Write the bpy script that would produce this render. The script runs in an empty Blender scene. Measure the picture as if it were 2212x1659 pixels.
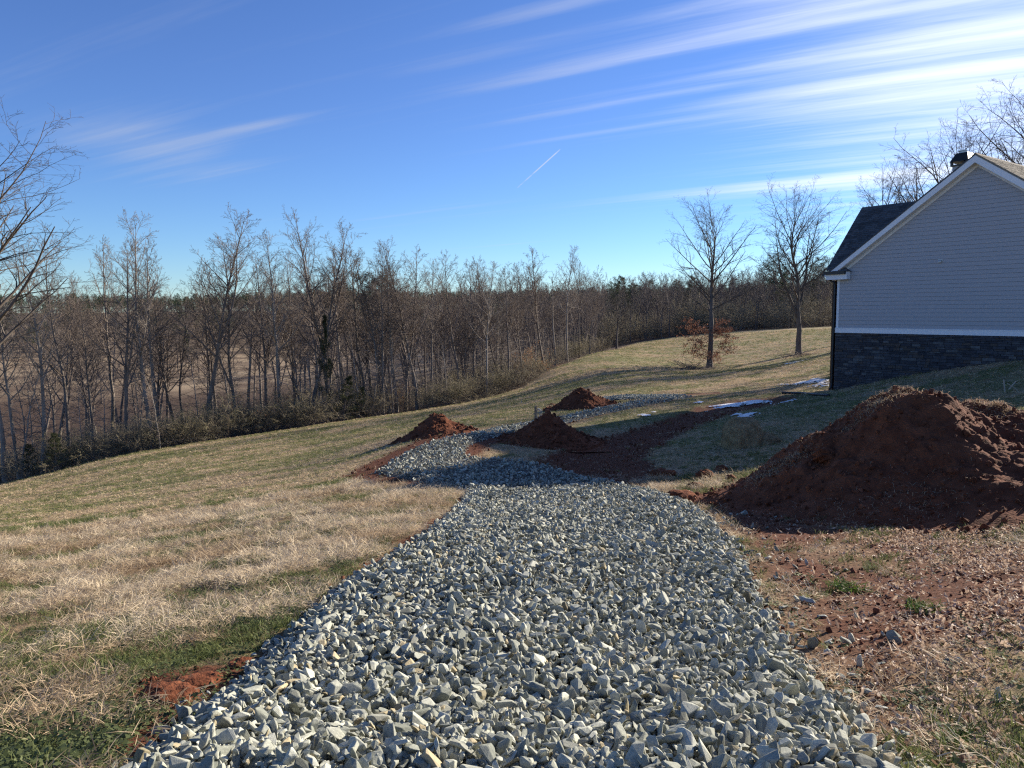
import bpy, math, random
import numpy as np
from mathutils import Vector, Matrix, Euler

random.seed(7); rng = np.random.default_rng(11)
sc = bpy.context.scene
col = sc.collection

# ------------------------------------------------------------------ camera
F, CX, CY = 1598.0, 1106.0, 829.5            # focal length and centre in pixels of a 2212 px wide view of the photograph
PITCH, ROLL = math.radians(5.77), 0.010
fwd = np.array([0, math.cos(PITCH), -math.sin(PITCH)]); up0 = np.array([0, math.sin(PITCH), math.cos(PITCH)]); r0 = np.array([1., 0, 0])
right = math.cos(ROLL)*r0 - math.sin(ROLL)*up0
upv = math.sin(ROLL)*r0 + math.cos(ROLL)*up0
cam_d = bpy.data.cameras.new('camera'); cam = bpy.data.objects.new('camera', cam_d); col.objects.link(cam)
cam_d.sensor_width = 36.0; cam_d.lens = 36.0*F/2212.0; cam_d.clip_start = 0.05; cam_d.clip_end = 6000
cam.matrix_world = Matrix(((right[0], upv[0], -fwd[0], 0), (right[1], upv[1], -fwd[1], 0), (right[2], upv[2], -fwd[2], 0), (0, 0, 0, 1)))
sc.camera = cam

# ------------------------------------------------------------------ sun, sky, exposure
SUN_AZ, SUN_EL = math.radians(53.5), math.radians(20.0)      # azimuth to the right of the view direction (+Y)
SUN = np.array([math.sin(SUN_AZ)*math.cos(SUN_EL), math.cos(SUN_AZ)*math.cos(SUN_EL), math.sin(SUN_EL)])
sun_d = bpy.data.lights.new('sun', 'SUN'); sun_d.energy = 5.0; sun_d.angle = math.radians(0.5); sun_d.color = (1.0, 0.90, 0.76)
sun = bpy.data.objects.new('sun', sun_d); col.objects.link(sun)
sun.rotation_euler = Vector(-SUN).to_track_quat('-Z', 'Y').to_euler(); sun.location = (60, 60, 60)

def ray(px, py): return fwd + right*((px-CX)/F) - upv*((py-CY)/F)
def P(px, py, z): return ray(px, py)*z

world = bpy.data.worlds.new('World'); sc.world = world; world.use_nodes = True
SKY_STRENGTH = 0.067
def build_world():
    nt = world.node_tree; N = nt.nodes; L = nt.links
    for n in list(N): N.remove(n)
    out = N.new('ShaderNodeOutputWorld'); bg = N.new('ShaderNodeBackground'); bg.inputs[1].default_value = SKY_STRENGTH
    sky = N.new('ShaderNodeTexSky'); sky.sky_type = 'NISHITA'; sky.sun_disc = False
    sky.sun_elevation = SUN_EL; sky.sun_rotation = SUN_AZ; sky.altitude = 200; sky.air_density = 0.9; sky.dust_density = 0.0; sky.ozone_density = 4.0
    tc = N.new('ShaderNodeTexCoord'); nrm = N.new('ShaderNodeVectorMath'); nrm.operation = 'NORMALIZE'
    L.new(tc.outputs['Generated'], nrm.inputs[0])
    sep = N.new('ShaderNodeSeparateXYZ'); L.new(nrm.outputs[0], sep.inputs[0])
    def M(op, a, b=None, c=None, clamp=False):
        m = N.new('ShaderNodeMath'); m.operation = op; m.use_clamp = clamp
        for i, v in enumerate((a, b, c)):
            if v is None: continue
            if isinstance(v, (int, float)): m.inputs[i].default_value = v
            else: L.new(v, m.inputs[i])
        return m.outputs[0]
    X, Y, Z = sep.outputs
    zz = M('ADD', M('MAXIMUM', Z, 0.0), 0.07)
    u = M('DIVIDE', X, zz); v = M('DIVIDE', Y, zz)
    az = math.radians(-63.0); dx, dy = math.sin(az), math.cos(az)
    a = M('ADD', M('MULTIPLY', u, dx), M('MULTIPLY', v, dy))        # along the cirrus streaks
    b = M('ADD', M('MULTIPLY', u, dy), M('MULTIPLY', v, -dx))       # across them
    def uv(px, py):
        d = ray(px, py); d = d/np.linalg.norm(d); k = max(d[2], 0)+0.07
        uu, vv = d[0]/k, d[1]/k
        return uu*dx+vv*dy, uu*dy-vv*dx
    def noise(sa, sb, scale, detail, rough, seed, dist=0.0):
        c = N.new('ShaderNodeCombineXYZ'); L.new(M('MULTIPLY', a, sa), c.inputs[0]); L.new(M('MULTIPLY', b, sb), c.inputs[1]); c.inputs[2].default_value = seed
        n = N.new('ShaderNodeTexNoise'); n.inputs['Scale'].default_value = scale; n.inputs['Detail'].default_value = detail
        n.inputs['Roughness'].default_value = rough; n.inputs['Distortion'].default_value = dist
        L.new(c.outputs[0], n.inputs['Vector']); return n.outputs[0]
    def ramp(x, lo, hi):
        m = N.new('ShaderNodeMapRange'); m.interpolation_type = 'SMOOTHSTEP'; L.new(x, m.inputs[0])
        m.inputs[1].default_value = lo; m.inputs[2].default_value = hi; return m.outputs[0]
    streak = noise(0.18, 3.3, 1.0, 7, 0.56, 3.1, 0.2)
    fine = noise(0.8, 10.0, 1.0, 5, 0.62, 8.4, 0.4)
    fib = M('ADD', M('MULTIPLY', streak, 0.58), M('MULTIPLY', fine, 0.42))
    def blob(px, py, ra, rb, amp):
        a0, b0 = uv(px, py)
        qa = M('DIVIDE', M('SUBTRACT', a, a0), ra); qb = M('DIVIDE', M('SUBTRACT', b, b0), rb)
        d2 = M('ADD', M('MULTIPLY', qa, qa), M('MULTIPLY', qb, qb))
        return M('MULTIPLY', M('EXPONENT', M('MULTIPLY', d2, -1.0)), amp)
    # cover: thickening towards the sun side, a few separate wisps elsewhere
    sd = N.new('ShaderNodeVectorMath'); sd.operation = 'DOT_PRODUCT'; L.new(nrm.outputs[0], sd.inputs[0]); sd.inputs[1].default_value = tuple(SUN)
    cs = sd.outputs['Value']
    cover = M('MULTIPLY', ramp(cs, 0.72, 1.0), 0.36)
    big = ramp(noise(0.12, 0.35, 1.0, 2, 0.5, 21.0), 0.45, 0.72)
    cover = M('ADD', cover, M('MULTIPLY', big, 0.03))
    for bl in BLOBS: cover = M('ADD', cover, blob(*bl))
    dens = ramp(M('ADD', fib, cover), 0.55, 1.15)
    # short contrail
    d0 = ray(1116, 407); d1 = ray(1212, 321); d0 /= np.linalg.norm(d0); d1 /= np.linalg.norm(d1)
    nn = np.cross(d0, d1); nn /= np.linalg.norm(nn); t = d1-d0; tl = np.linalg.norm(t); t /= tl; mid = (d0+d1)/2
    def dotc(vec):
        q = N.new('ShaderNodeVectorMath'); q.operation = 'DOT_PRODUCT'; L.new(nrm.outputs[0], q.inputs[0]); q.inputs[1].default_value = tuple(vec); return q.outputs['Value']
    w = M('ABSOLUTE', dotc(nn)); al = M('SUBTRACT', dotc(t), float(mid@t))
    trail = M('MULTIPLY', M('SUBTRACT', 1.0, ramp(w, 0.0002, 0.0011)), M('SUBTRACT', 1.0, ramp(M('ABSOLUTE', al), tl*0.44, tl*0.5)))
    trail = M('MULTIPLY', trail, ramp(fine, 0.3, 0.55))
    dens = M('MAXIMUM', dens, M('MULTIPLY', trail, 1.0))
    # brightness of ice cloud: forward scattering near the sun
    glow = M('ADD', 4.6, M('MULTIPLY', ramp(cs, 0.55, 1.0), 5.5))
    cc = N.new('ShaderNodeCombineColor')
    L.new(M('MULTIPLY', glow, 1.0), cc.inputs[0]); L.new(M('MULTIPLY', glow, 1.03), cc.inputs[1]); L.new(M('MULTIPLY', glow, 1.10), cc.inputs[2])
    hs = N.new('ShaderNodeHueSaturation'); hs.inputs['Saturation'].default_value = 1.04; hs.inputs['Value'].default_value = 1.0
    L.new(sky.outputs[0], hs.inputs['Color'])
    tm = N.new('ShaderNodeMix'); tm.data_type = 'RGBA'; L.new(ramp(Z, -0.02, 0.30), tm.inputs[0]); tm.inputs[6].default_value = (0.80, 0.96, 1.13, 1); tm.inputs[7].default_value = (0.88, 0.92, 1.20, 1)
    tint = N.new('ShaderNodeVectorMath'); tint.operation = 'MULTIPLY'; L.new(tm.outputs[2], tint.inputs[1]); L.new(hs.outputs[0], tint.inputs[0])
    mix = N.new('ShaderNodeMix'); mix.data_type = 'RGBA'
    L.new(M('MULTIPLY', dens, M('ADD', 0.58, M('MULTIPLY', ramp(cs, 0.6, 0.95), 0.27))), mix.inputs[0]); L.new(tint.outputs[0], mix.inputs[6]); L.new(cc.outputs[0], mix.inputs[7])
    L.new(mix.outputs[2], bg.inputs[0]); L.new(bg.outputs[0], out.inputs[0])
BLOBS = [(1180, 165, 0.6, 0.06, 0.19), (1320, 120, 0.7, 0.06, 0.14), (1420, 60, 0.8, 0.14, 0.14), (1150, 25, 0.4, 0.05, 0.26), (1000, 130, 0.35, 0.05, 0.18), (290, 300, 0.46, 0.36, 0.30), (560, 268, 0.34, 0.07, 0.24), (440, 375, 0.50, 0.20, 0.24),
         (940, 455, 0.9, 0.07, 0.26), (1260, 232, 0.6, 0.05, 0.24), (1250, 292, 0.6, 0.04, 0.16), (1640, 405, 1.2, 0.18, 0.26), (1050, 532, 0.9, 0.06, 0.18), (580, 512, 0.8, 0.06, 0.16), (1800, 200, 0.9, 0.5, 0.14)]
build_world()
vs = sc.view_settings
vs.view_transform = 'Standard'; vs.look = 'None'; vs.exposure = 1.10; vs.gamma = 1.0; vs.use_curve_mapping = False
try:
    sc.cycles.use_denoising = False; sc.cycles.pixel_filter_type = 'BLACKMAN_HARRIS'; sc.cycles.filter_width = 1.25
    sc.cycles.max_bounces = 6; sc.cycles.transparent_max_bounces = 4
except Exception: pass

# ------------------------------------------------------------------ helpers
def link(name, me, mat=None, parent=None):
    o = bpy.data.objects.new(name, me); col.objects.link(o)
    if mat is not None and me is not None and not me.materials: me.materials.append(mat)
    if parent is not None: o.parent = parent
    return o
def empty(name, loc, rz=0.0):
    o = bpy.data.objects.new(name, None); col.objects.link(o); o.location = [float(c) for c in loc]; o.rotation_euler = (0, 0, rz); o.empty_display_size = 0.2
    return o
def tag(o, label=None, cat=None, group=None, kind=None):
    if label: o['label'] = label
    if cat: o['category'] = cat
    if group: o['group'] = group
    if kind: o['kind'] = kind
    return o
def mesh(name, V, Fs, smooth=False):
    me = bpy.data.meshes.new(name)
    V = np.asarray(V, np.float32)
    if isinstance(Fs, np.ndarray):
        n, k = Fs.shape
        me.vertices.add(len(V)); me.vertices.foreach_set('co', V.ravel())
        me.loops.add(n*k); me.loops.foreach_set('vertex_index', Fs.astype(np.int32).ravel())
        me.polygons.add(n); me.polygons.foreach_set('loop_start', np.arange(0, n*k, k, dtype=np.int32)); me.polygons.foreach_set('loop_total', np.full(n, k, np.int32))
        me.update(calc_edges=True)
    else:
        me.from_pydata([tuple(map(float, v)) for v in V], [], [tuple(f) for f in Fs]); me.update()
    if smooth: me.polygons.foreach_set('use_smooth', np.ones(len(me.polygons), bool))
    return me
def fattr(me, name, arr):
    a = me.attributes.new(name, 'FLOAT', 'POINT'); a.data.foreach_set('value', np.asarray(arr, np.float32))
def cattr(me, name, arr):
    a = me.attributes.new(name, 'FLOAT_COLOR', 'POINT'); A = np.ones((len(arr), 4), np.float32); A[:, :3] = arr; a.data.foreach_set('color', A.ravel())
class MB:
    """collects boxes, tubes and prisms for ONE mesh"""
    def __init__(s): s.V = []; s.F = []
    def add(s, V, Fs):
        n = len(s.V); s.V += [tuple(map(float, v)) for v in V]; s.F += [tuple(i+n for i in f) for f in Fs]
    def hexa(s, c): s.add(c, [(3, 2, 1, 0), (4, 5, 6, 7), (0, 1, 5, 4), (1, 2, 6, 5), (2, 3, 7, 6), (3, 0, 4, 7)])
    def box(s, x0, x1, y0, y1, z0, z1): s.hexa([(x0, y0, z0), (x1, y0, z0), (x1, y1, z0), (x0, y1, z0), (x0, y0, z1), (x1, y0, z1), (x1, y1, z1), (x0, y1, z1)])
    def prism(s, poly, off):
        """poly: list of 3d points, extruded by vector off"""
        n = len(poly); poly = [np.array(p, float) for p in poly]; off = np.array(off, float)
        s.add(poly+[p+off for p in poly], [tuple(range(n))[::-1], tuple(range(n, 2*n))]+[(i, (i+1) % n, n+(i+1) % n, n+i) for i in range(n)])
    def tube(s, pts, rad, k=8):
        V, Fs = tubes(np.array(pts, float)[None], np.broadcast_to(np.asarray(rad, float), (len(pts),))[None], k)
        s.add(V, [tuple(f) for f in Fs]); n = len(pts)
        m = len(s.V)-len(V); s.F += [tuple(m+i for i in range(k))[::-1], tuple(m+(n-1)*k+i for i in range(k))]
    def build(s, name, mat, parent=None, smooth=False):
        me = mesh(name, s.V, s.F, smooth); return link(name, me, mat, parent)
def tubes(PT, R, k):
    """PT [N,m,3], R [N,m] -> verts, quads"""
    N_, m, _ = PT.shape
    T = np.gradient(PT, axis=1); T /= np.linalg.norm(T, axis=2, keepdims=True)+1e-9
    ref = np.where(np.abs(T[:, :1, 2:3]) > 0.9, np.array([[[1., 0, 0]]]), np.array([[[0, 0, 1.]]]))
    A = np.cross(T, np.broadcast_to(ref, T.shape)); A /= np.linalg.norm(A, axis=2, keepdims=True)+1e-9
    B = np.cross(T, A)
    ph = np.arange(k)*2*np.pi/k
    V = PT[:, :, None, :]+R[:, :, None, None]*(A[:, :, None, :]*np.cos(ph)[None, None, :, None]+B[:, :, None, :]*np.sin(ph)[None, None, :, None])
    idx = np.arange(N_*m*k).reshape(N_, m, k)
    a = idx[:, :-1, :]; b = np.roll(idx, -1, 2)[:, :-1, :]; c = np.roll(idx, -1, 2)[:, 1:, :]; d = idx[:, 1:, :]
    return V.reshape(-1, 3), np.stack([a, b, c, d], -1).reshape(-1, 4)

# value noise in numpy
_perm = np.random.default_rng(5).random((256, 256))
def vnoise(x, y):
    xi = np.floor(x).astype(int); yi = np.floor(y).astype(int); fx = x-xi; fy = y-yi
    fx = fx*fx*(3-2*fx); fy = fy*fy*(3-2*fy)
    g = lambda i, j: _perm[i & 255, j & 255]
    return (g(xi, yi)*(1-fx)+g(xi+1, yi)*fx)*(1-fy)+(g(xi, yi+1)*(1-fx)+g(xi+1, yi+1)*fx)*fy
def fbm(x, y, o=4, rough=0.5):
    s = 0; a = 1.0; t = 0
    for i in range(o):
        s = s+a*vnoise(x*2**i+17.3*i, y*2**i-9.1*i); t += a; a *= rough
    return s/t
def smooth(x, lo, hi):
    t = np.clip((x-lo)/(hi-lo), 0, 1); return t*t*(3-2*t)

# ------------------------------------------------------------------ materials
def new_mat(name):
    m = bpy.data.materials.new(name); m.use_nodes = True
    return m, m.node_tree.nodes, m.node_tree.links, m.node_tree.nodes['Principled BSDF']
def mat(name, c1, c2=None, scale=8.0, rough=0.8, bump=0.0, bscale=None, spec=0.3, detail=5, island=0.0, stretch=None, metal=0.0):
    m, N, L, b = new_mat(name)
    b.inputs['Roughness'].default_value = rough; b.inputs['Specular IOR Level'].default_value = spec; b.inputs['Metallic'].default_value = metal
    tc = N.new('ShaderNodeTexCoord'); vec = tc.outputs['Object']
    if stretch:
        mp = N.new('ShaderNodeMapping'); mp.inputs['Scale'].default_value = stretch; L.new(vec, mp.inputs[0]); vec = mp.outputs[0]
    no = N.new('ShaderNodeTexNoise'); no.inputs['Scale'].default_value = scale; no.inputs['Detail'].default_value = detail; no.inputs['Roughness'].default_value = 0.62
    L.new(vec, no.inputs['Vector'])
    r = N.new('ShaderNodeValToRGB'); r.color_ramp.elements[0].position = 0.3; r.color_ramp.elements[1].position = 0.7
    r.color_ramp.elements[0].color = (*c1, 1); r.color_ramp.elements[1].color = (*(c2 or c1), 1)
    L.new(no.outputs[0], r.inputs[0]); out = r.outputs[0]
    if island:
        g = N.new('ShaderNodeNewGeometry'); mr = N.new('ShaderNodeMapRange'); mr.inputs[3].default_value = 1-island; mr.inputs[4].default_value = 1+island
        L.new(g.outputs['Random Per Island'], mr.inputs[0])
        mx = N.new('ShaderNodeVectorMath'); mx.operation = 'SCALE'; L.new(out, mx.inputs[0]); L.new(mr.outputs[0], mx.inputs['Scale']); out = mx.outputs[0]
    L.new(out, b.inputs['Base Color'])
    if bump:
        n2 = N.new('ShaderNodeTexNoise'); n2.inputs['Scale'].default_value = bscale or scale*3; n2.inputs['Detail'].default_value = 6; L.new(vec, n2.inputs['Vector'])
        bp = N.new('ShaderNodeBump'); bp.inputs['Strength'].default_value = bump; bp.inputs['Distance'].default_value = 0.03
        L.new(n2.outputs[0], bp.inputs['Height']); L.new(bp.outputs[0], b.inputs['Normal'])
    return m
def inst_mat(name, rough=0.75, spec=0.25, trans=0.0, nscale=0.0, namp=0.0, bump=0.0):
    """colour comes from the scattered point's own 'col' attribute"""
    m, N, L, b = new_mat(name)
    a = N.new('ShaderNodeAttribute'); a.attribute_type = 'INSTANCER'; a.attribute_name = 'col'
    out = a.outputs['Color']
    b.inputs['Roughness'].default_value = rough; b.inputs['Specular IOR Level'].default_value = spec
    if namp:
        tc = N.new('ShaderNodeTexCoord'); no = N.new('ShaderNodeTexNoise'); no.inputs['Scale'].default_value = nscale; no.inputs['Detail'].default_value = 6; no.inputs['Roughness'].default_value = 0.7
        L.new(tc.outputs['Object'], no.inputs['Vector'])
        mr = N.new('ShaderNodeMapRange'); mr.inputs[1].default_value = 0.3; mr.inputs[2].default_value = 0.7; mr.inputs[3].default_value = 1-namp; mr.inputs[4].default_value = 1+namp; L.new(no.outputs[0], mr.inputs[0])
        mx = N.new('ShaderNodeVectorMath'); mx.operation = 'SCALE'; L.new(out, mx.inputs[0]); L.new(mr.outputs[0], mx.inputs['Scale']); out = mx.outputs[0]
        if bump:
            bp = N.new('ShaderNodeBump'); bp.inputs['Strength'].default_value = bump; bp.inputs['Distance'].default_value = 0.004
            L.new(no.outputs[0], bp.inputs['Height']); L.new(bp.outputs[0], b.inputs['Normal'])
    L.new(out, b.inputs['Base Color'])
    if trans:
        tr = N.new('ShaderNodeBsdfTranslucent'); L.new(out, tr.inputs['Color']); mx = N.new('ShaderNodeMixShader'); mx.inputs[0].default_value = trans
        L.new(b.outputs[0], mx.inputs[1]); L.new(tr.outputs[0], mx.inputs[2]); L.new(mx.outputs[0], N['Material Output'].inputs[0])
    return m
def add_translucent(m, k):
    N = m.node_tree.nodes; L = m.node_tree.links; b = N['Principled BSDF']; src = b.inputs['Base Color'].links[0].from_socket
    tr = N.new('ShaderNodeBsdfTranslucent'); L.new(src, tr.inputs['Color']); mx = N.new('ShaderNodeMixShader'); mx.inputs[0].default_value = k
    L.new(b.outputs[0], mx.inputs[1]); L.new(tr.outputs[0], mx.inputs[2]); L.new(mx.outputs[0], N['Material Output'].inputs[0]); return m

M_bark = mat('bark', (0.10, 0.082, 0.068), (0.25, 0.21, 0.175), 3.0, 0.9, 0.6, 14, stretch=(1, 1, 0.25))
M_barkpale = mat('pale_bark', (0.17, 0.145, 0.12), (0.38, 0.335, 0.285), 2.0, 0.9, 0.5, 14, stretch=(1, 1, 0.25))
M_twig = mat('twig_bark', (0.13, 0.10, 0.08), (0.25, 0.20, 0.16), 0.6, 0.9)
M_twigpale = mat('pale_twig_bark', (0.19, 0.155, 0.125), (0.36, 0.31, 0.255), 0.6, 0.9)
M_farbark = mat('far_bark', (0.10, 0.08, 0.068), (0.185, 0.152, 0.13), 0.3, 0.9, island=0.3)
M_oakbark = mat('oak_bark', (0.075, 0.062, 0.052), (0.19, 0.16, 0.135), 3.0, 0.9, 0.6, 14, stretch=(1, 1, 0.25))
M_oaktwig = mat('oak_twig', (0.07, 0.056, 0.046), (0.14, 0.115, 0.095), 0.6, 0.9)
M_cedar = add_translucent(mat('cedar_needles', (0.03, 0.042, 0.016), (0.075, 0.085, 0.03), 1.2, 0.8, island=0.35), 0.25)
M_pine = add_translucent(mat('pine_needles', (0.025, 0.045, 0.02), (0.06, 0.085, 0.03), 0.6, 0.7, island=0.35), 0.2)
M_brownleaf = add_translucent(mat('brown_oak_leaf', (0.12, 0.055, 0.036), (0.24, 0.115, 0.072), 1.5, 0.8, island=0.4), 0.35)
M_tanleaf = add_translucent(mat('tan_beech_leaf', (0.30, 0.15, 0.065), (0.48, 0.27, 0.13), 1.5, 0.8, island=0.4), 0.35)
M_brush = mat('brush_twigs', (0.19, 0.16, 0.10), (0.34, 0.29, 0.19), 1.0, 0.9, island=0.35)
M_soil = mat('red_clay', (0.085, 0.028, 0.014), (0.20, 0.073, 0.036), 3.5, 0.95, 0.9, 26, spec=0.1, detail=8)
M_clod = mat('clay_clod', (0.085, 0.031, 0.017), (0.21, 0.085, 0.046), 6, 0.95, 0.8, 40, spec=0.1, island=0.3)
M_straw = add_translucent(mat('straw', (0.30, 0.22, 0.115), (0.52, 0.41, 0.24), 6, 0.8, island=0.4), 0.25)
M_deadgrass = add_translucent(mat('dead_grass', (0.33, 0.24, 0.14), (0.55, 0.43, 0.28), 6, 0.8, island=0.35), 0.3)
M_green = add_translucent(mat('green_blade', (0.05, 0.09, 0.018), (0.12, 0.19, 0.04), 6, 0.6, island=0.35), 0.3)
M_stone1 = mat('crushed_stone', (0.28, 0.30, 0.265), (0.50, 0.51, 0.45), 22, 0.8, 0.5, 90)
M_snow = mat('snow', (0.86, 0.84, 0.80), (0.93, 0.92, 0.89), 3, 0.7, 0.3, 20)
# house
M_siding = mat('painted_siding', (0.385, 0.375, 0.385), (0.41, 0.40, 0.41), 2, 0.55, 0.0, 60, stretch=(0.4, 1, 6))
M_trim = mat('white_trim', (0.76, 0.76, 0.78), (0.81, 0.81, 0.82), 3, 0.45)
M_soffit = mat('white_soffit', (0.72, 0.70, 0.67), (0.77, 0.75, 0.72), 3, 0.6)
M_black = mat('black_gutter', (0.012, 0.012, 0.013), (0.02, 0.02, 0.022), 4, 0.4, spec=0.5)
M_brownpost = mat('stained_post', (0.045, 0.021, 0.012), (0.075, 0.036, 0.02), 2, 0.6, 0.3, 30, stretch=(4, 4, 0.4))
M_mortargap = mat('dark_mortar_and_gap_shade', (0.022, 0.023, 0.026), (0.036, 0.037, 0.040), 9, 0.95, 0.4)  # mortar of the base, and painted shade between the siding boards
M_veneer = [mat('ledge_stone_grey', (0.045, 0.047, 0.055), (0.08, 0.082, 0.092), 7, 0.85, 0.8, 30), mat('ledge_stone_dark', (0.03, 0.031, 0.038), (0.055, 0.056, 0.066), 7, 0.85, 0.8, 30),
            mat('ledge_stone_light', (0.085, 0.087, 0.09), (0.135, 0.135, 0.135), 7, 0.85, 0.8, 30), mat('ledge_stone_brown', (0.06, 0.05, 0.045), (0.10, 0.083, 0.073), 7, 0.85, 0.8, 30)]
M_shingleshade = mat('shaded_shingle', (0.05, 0.052, 0.058), (0.115, 0.117, 0.12), 14, 0.95, 0.5, 120, island=0.35)  # roof shingle with the shade of slopes facing off the sun in its colour
M_shinglelit = mat('sunlit_shingle', (0.16, 0.14, 0.11), (0.30, 0.265, 0.21), 10, 0.95, 0.5, 120, island=0.25)  # same shingle, sunlight put into a paler and warmer colour
M_metaldark = mat('bronze_metal', (0.035, 0.034, 0.030), (0.055, 0.052, 0.045), 5, 0.35, spec=0.5, metal=0.6)
M_galv = mat('galvanised', (0.45, 0.46, 0.45), (0.6, 0.6, 0.58), 5, 0.4, metal=0.6)
M_wood = mat('weathered_wood', (0.17, 0.125, 0.085), (0.33, 0.26, 0.18), 6, 0.85, 0.4, 40, stretch=(3, 3, 0.4))
M_stake = mat('pale_stake', (0.42, 0.35, 0.26), (0.55, 0.47, 0.36), 8, 0.8, stretch=(3, 3, 0.5))
M_hose = mat('grey_hose', (0.30, 0.31, 0.31), (0.42, 0.42, 0.41), 5, 0.5)
M_pipe = mat('black_pipe', (0.012, 0.013, 0.016), (0.02, 0.021, 0.025), 8, 0.5)

# ------------------------------------------------------------------ terrain: a surface through surveyed points
CP = [(1106, 1659, 2.73), (1040, 1430, 4.0), (1150, 1270, 5.8), (1200, 1180, 8.2), (1250, 1090, 13.0), (1150, 1050, 16.6), (1005, 985, 21.0), (880, 1030, 18.0), (820, 1018, 19.5),
      (1000, 945, 24.0), (930, 945, 25.0), (1130, 925, 27.5), (1250, 895, 31.5), (1400, 866, 36), (1480, 859, 38),
      (0, 1659, 2.9), (0, 1450, 4.5), (0, 1300, 7.4), (0, 1150, 16.0), (0, 1095, 27), (0, 1048, 42), (240, 988, 45), (500, 947, 48), (770, 907, 52), (1000, 872, 57), (1130, 838, 62), (1180, 803, 67), (1290, 762, 82),
      (400, 1150, 12.5), (400, 1090, 18.0), (700, 1100, 13.0), (500, 1020, 27), (700, 985, 29), (760, 1035, 19.0), (300, 1040, 29), (1000, 905, 37), (1150, 870, 42), (1250, 830, 50),
      (2212, 1659, 2.6), (2212, 1450, 3.6), (2212, 1300, 4.9), (2212, 1140, 8.5), (1800, 1130, 9.8), (1560, 1080, 12.8), (2212, 905, 17.0), (2212, 846, 22.5), (1470, 1030, 17.2), (1650, 965, 20.0), (1700, 858, 32), (1802, 842, 36.3),
      (1985, 806, 33), (2212, 778, 29.7), (1533, 795, 66), (1727, 765, 70), (1400, 820, 48), (1650, 800, 52), (1400, 772, 76), (1600, 737, 95), (1790, 712, 108), (1790, 770, 58)]
CPH = [(100, 75, -16), (100, 130, -20), (100, 210, -17.5), (100, 330, -15), (100, 450, -2.5), (100, 700, 0), (-500, 60, -16), (-500, 200, -17), (-500, 450, -2.5), (-500, 20, -5.6), (-500, 8, -3.0),
       (700, 78, -11.5), (700, 120, -15.5), (700, 210, -16.5), (700, 330, -14), (700, 450, -2), (700, 700, 0), (1100, 85, -8.5), (1100, 130, -11), (1100, 210, -12), (1100, 330, -9), (1100, 450, -2), (1100, 700, 0),
       (1333, 105, -5.8), (1360, 140, -6.4), (1333, 220, -7), (1333, 450, -1), (1333, 700, 0), (1800, 140, -3.8), (1800, 220, -4), (1800, 450, 0), (1800, 700, 1), (2400, 60, -1.6), (2400, 110, -2), (2400, 250, -2), (2400, 700, 2),
       (2700, 8, -1.4), (2700, 20, -1.5), (2700, 36, -1.6)]
def _tl(x, y):
    th = np.clip(np.arctan2(x, y), -0.98, 0.98); r = np.hypot(x, y)
    return np.stack([th*2.2, np.log(np.maximum(r, 2.4))], -1)
_w = [P(*c) for c in CP]+[np.array([(px-CX)/F*z, z, h]) for px, z, h in CPH]
_w = np.array(_w); _X = _tl(_w[:, 0], _w[:, 1]); _q = _w[:, 2]/np.hypot(_w[:, 0], _w[:, 1])
def _ker(A, B):
    d2 = ((A[:, None, :]-B[None, :, :])**2).sum(-1); return 0.5*d2*np.log(d2+1e-12)
_n = len(_X); _K = _ker(_X, _X)+np.eye(_n)*2e-3; _Pm = np.hstack([np.ones((_n, 1)), _X])
_A = np.block([[_K, _Pm], [_Pm.T, np.zeros((3, 3))]]); _c = np.linalg.solve(_A, np.concatenate([_q, np.zeros(3)]))
def H(x, y):
    x = np.atleast_1d(np.asarray(x, float)); y = np.atleast_1d(np.asarray(y, float)); sh = x.shape; x = x.ravel(); y = y.ravel()
    out = np.empty(len(x))
    for i in range(0, len(x), 40000):
        X = _tl(x[i:i+40000], y[i:i+40000]); q = _ker(X, _X)@_c[:_n]+_c[_n]+X@_c[_n+1:]
        out[i:i+40000] = q*np.maximum(np.hypot(x[i:i+40000], y[i:i+40000]), 2.4)
    return out.reshape(sh)
def H1(x, y): return float(H(x, y)[0])
_zs = np.geomspace(1.8, 480, 700)
def G(px, py):
    """where the line of sight through a point of the photograph meets the ground"""
    pts = ray(px, py)[None]*_zs[:, None]; d = pts[:, 2]-H(pts[:, 0], pts[:, 1]); k = np.argmax(d < 0) if (d < 0).any() else len(d)-1
    k = max(k, 1); t = d[k-1]/(d[k-1]-d[k]+1e-12); return pts[k-1]+(pts[k]-pts[k-1])*t
def GP(poly): return np.array([G(*p)[:2] for p in poly])
def inside(x, y, poly):
    n = len(poly); c = np.zeros(x.shape, bool)
    for i in range(n):
        x0, y0 = poly[i]; x1, y1 = poly[i-1]
        c ^= ((y0 > y) != (y1 > y)) & (x < (x1-x0)*(y-y0)/(y1-y0+1e-15)+x0)
    return c
def sdist(x, y, poly):
    """signed distance, positive inside"""
    d = np.full(x.shape, 1e9)
    for i in range(len(poly)):
        ax, ay = poly[i-1]; bx, by = poly[i]; ex, ey = bx-ax, by-ay
        t = np.clip(((x-ax)*ex+(y-ay)*ey)/(ex*ex+ey*ey+1e-12), 0, 1)
        d = np.minimum(d, np.hypot(x-ax-t*ex, y-ay-t*ey))
    return np.where(inside(x, y, poly), d, -d)

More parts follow.
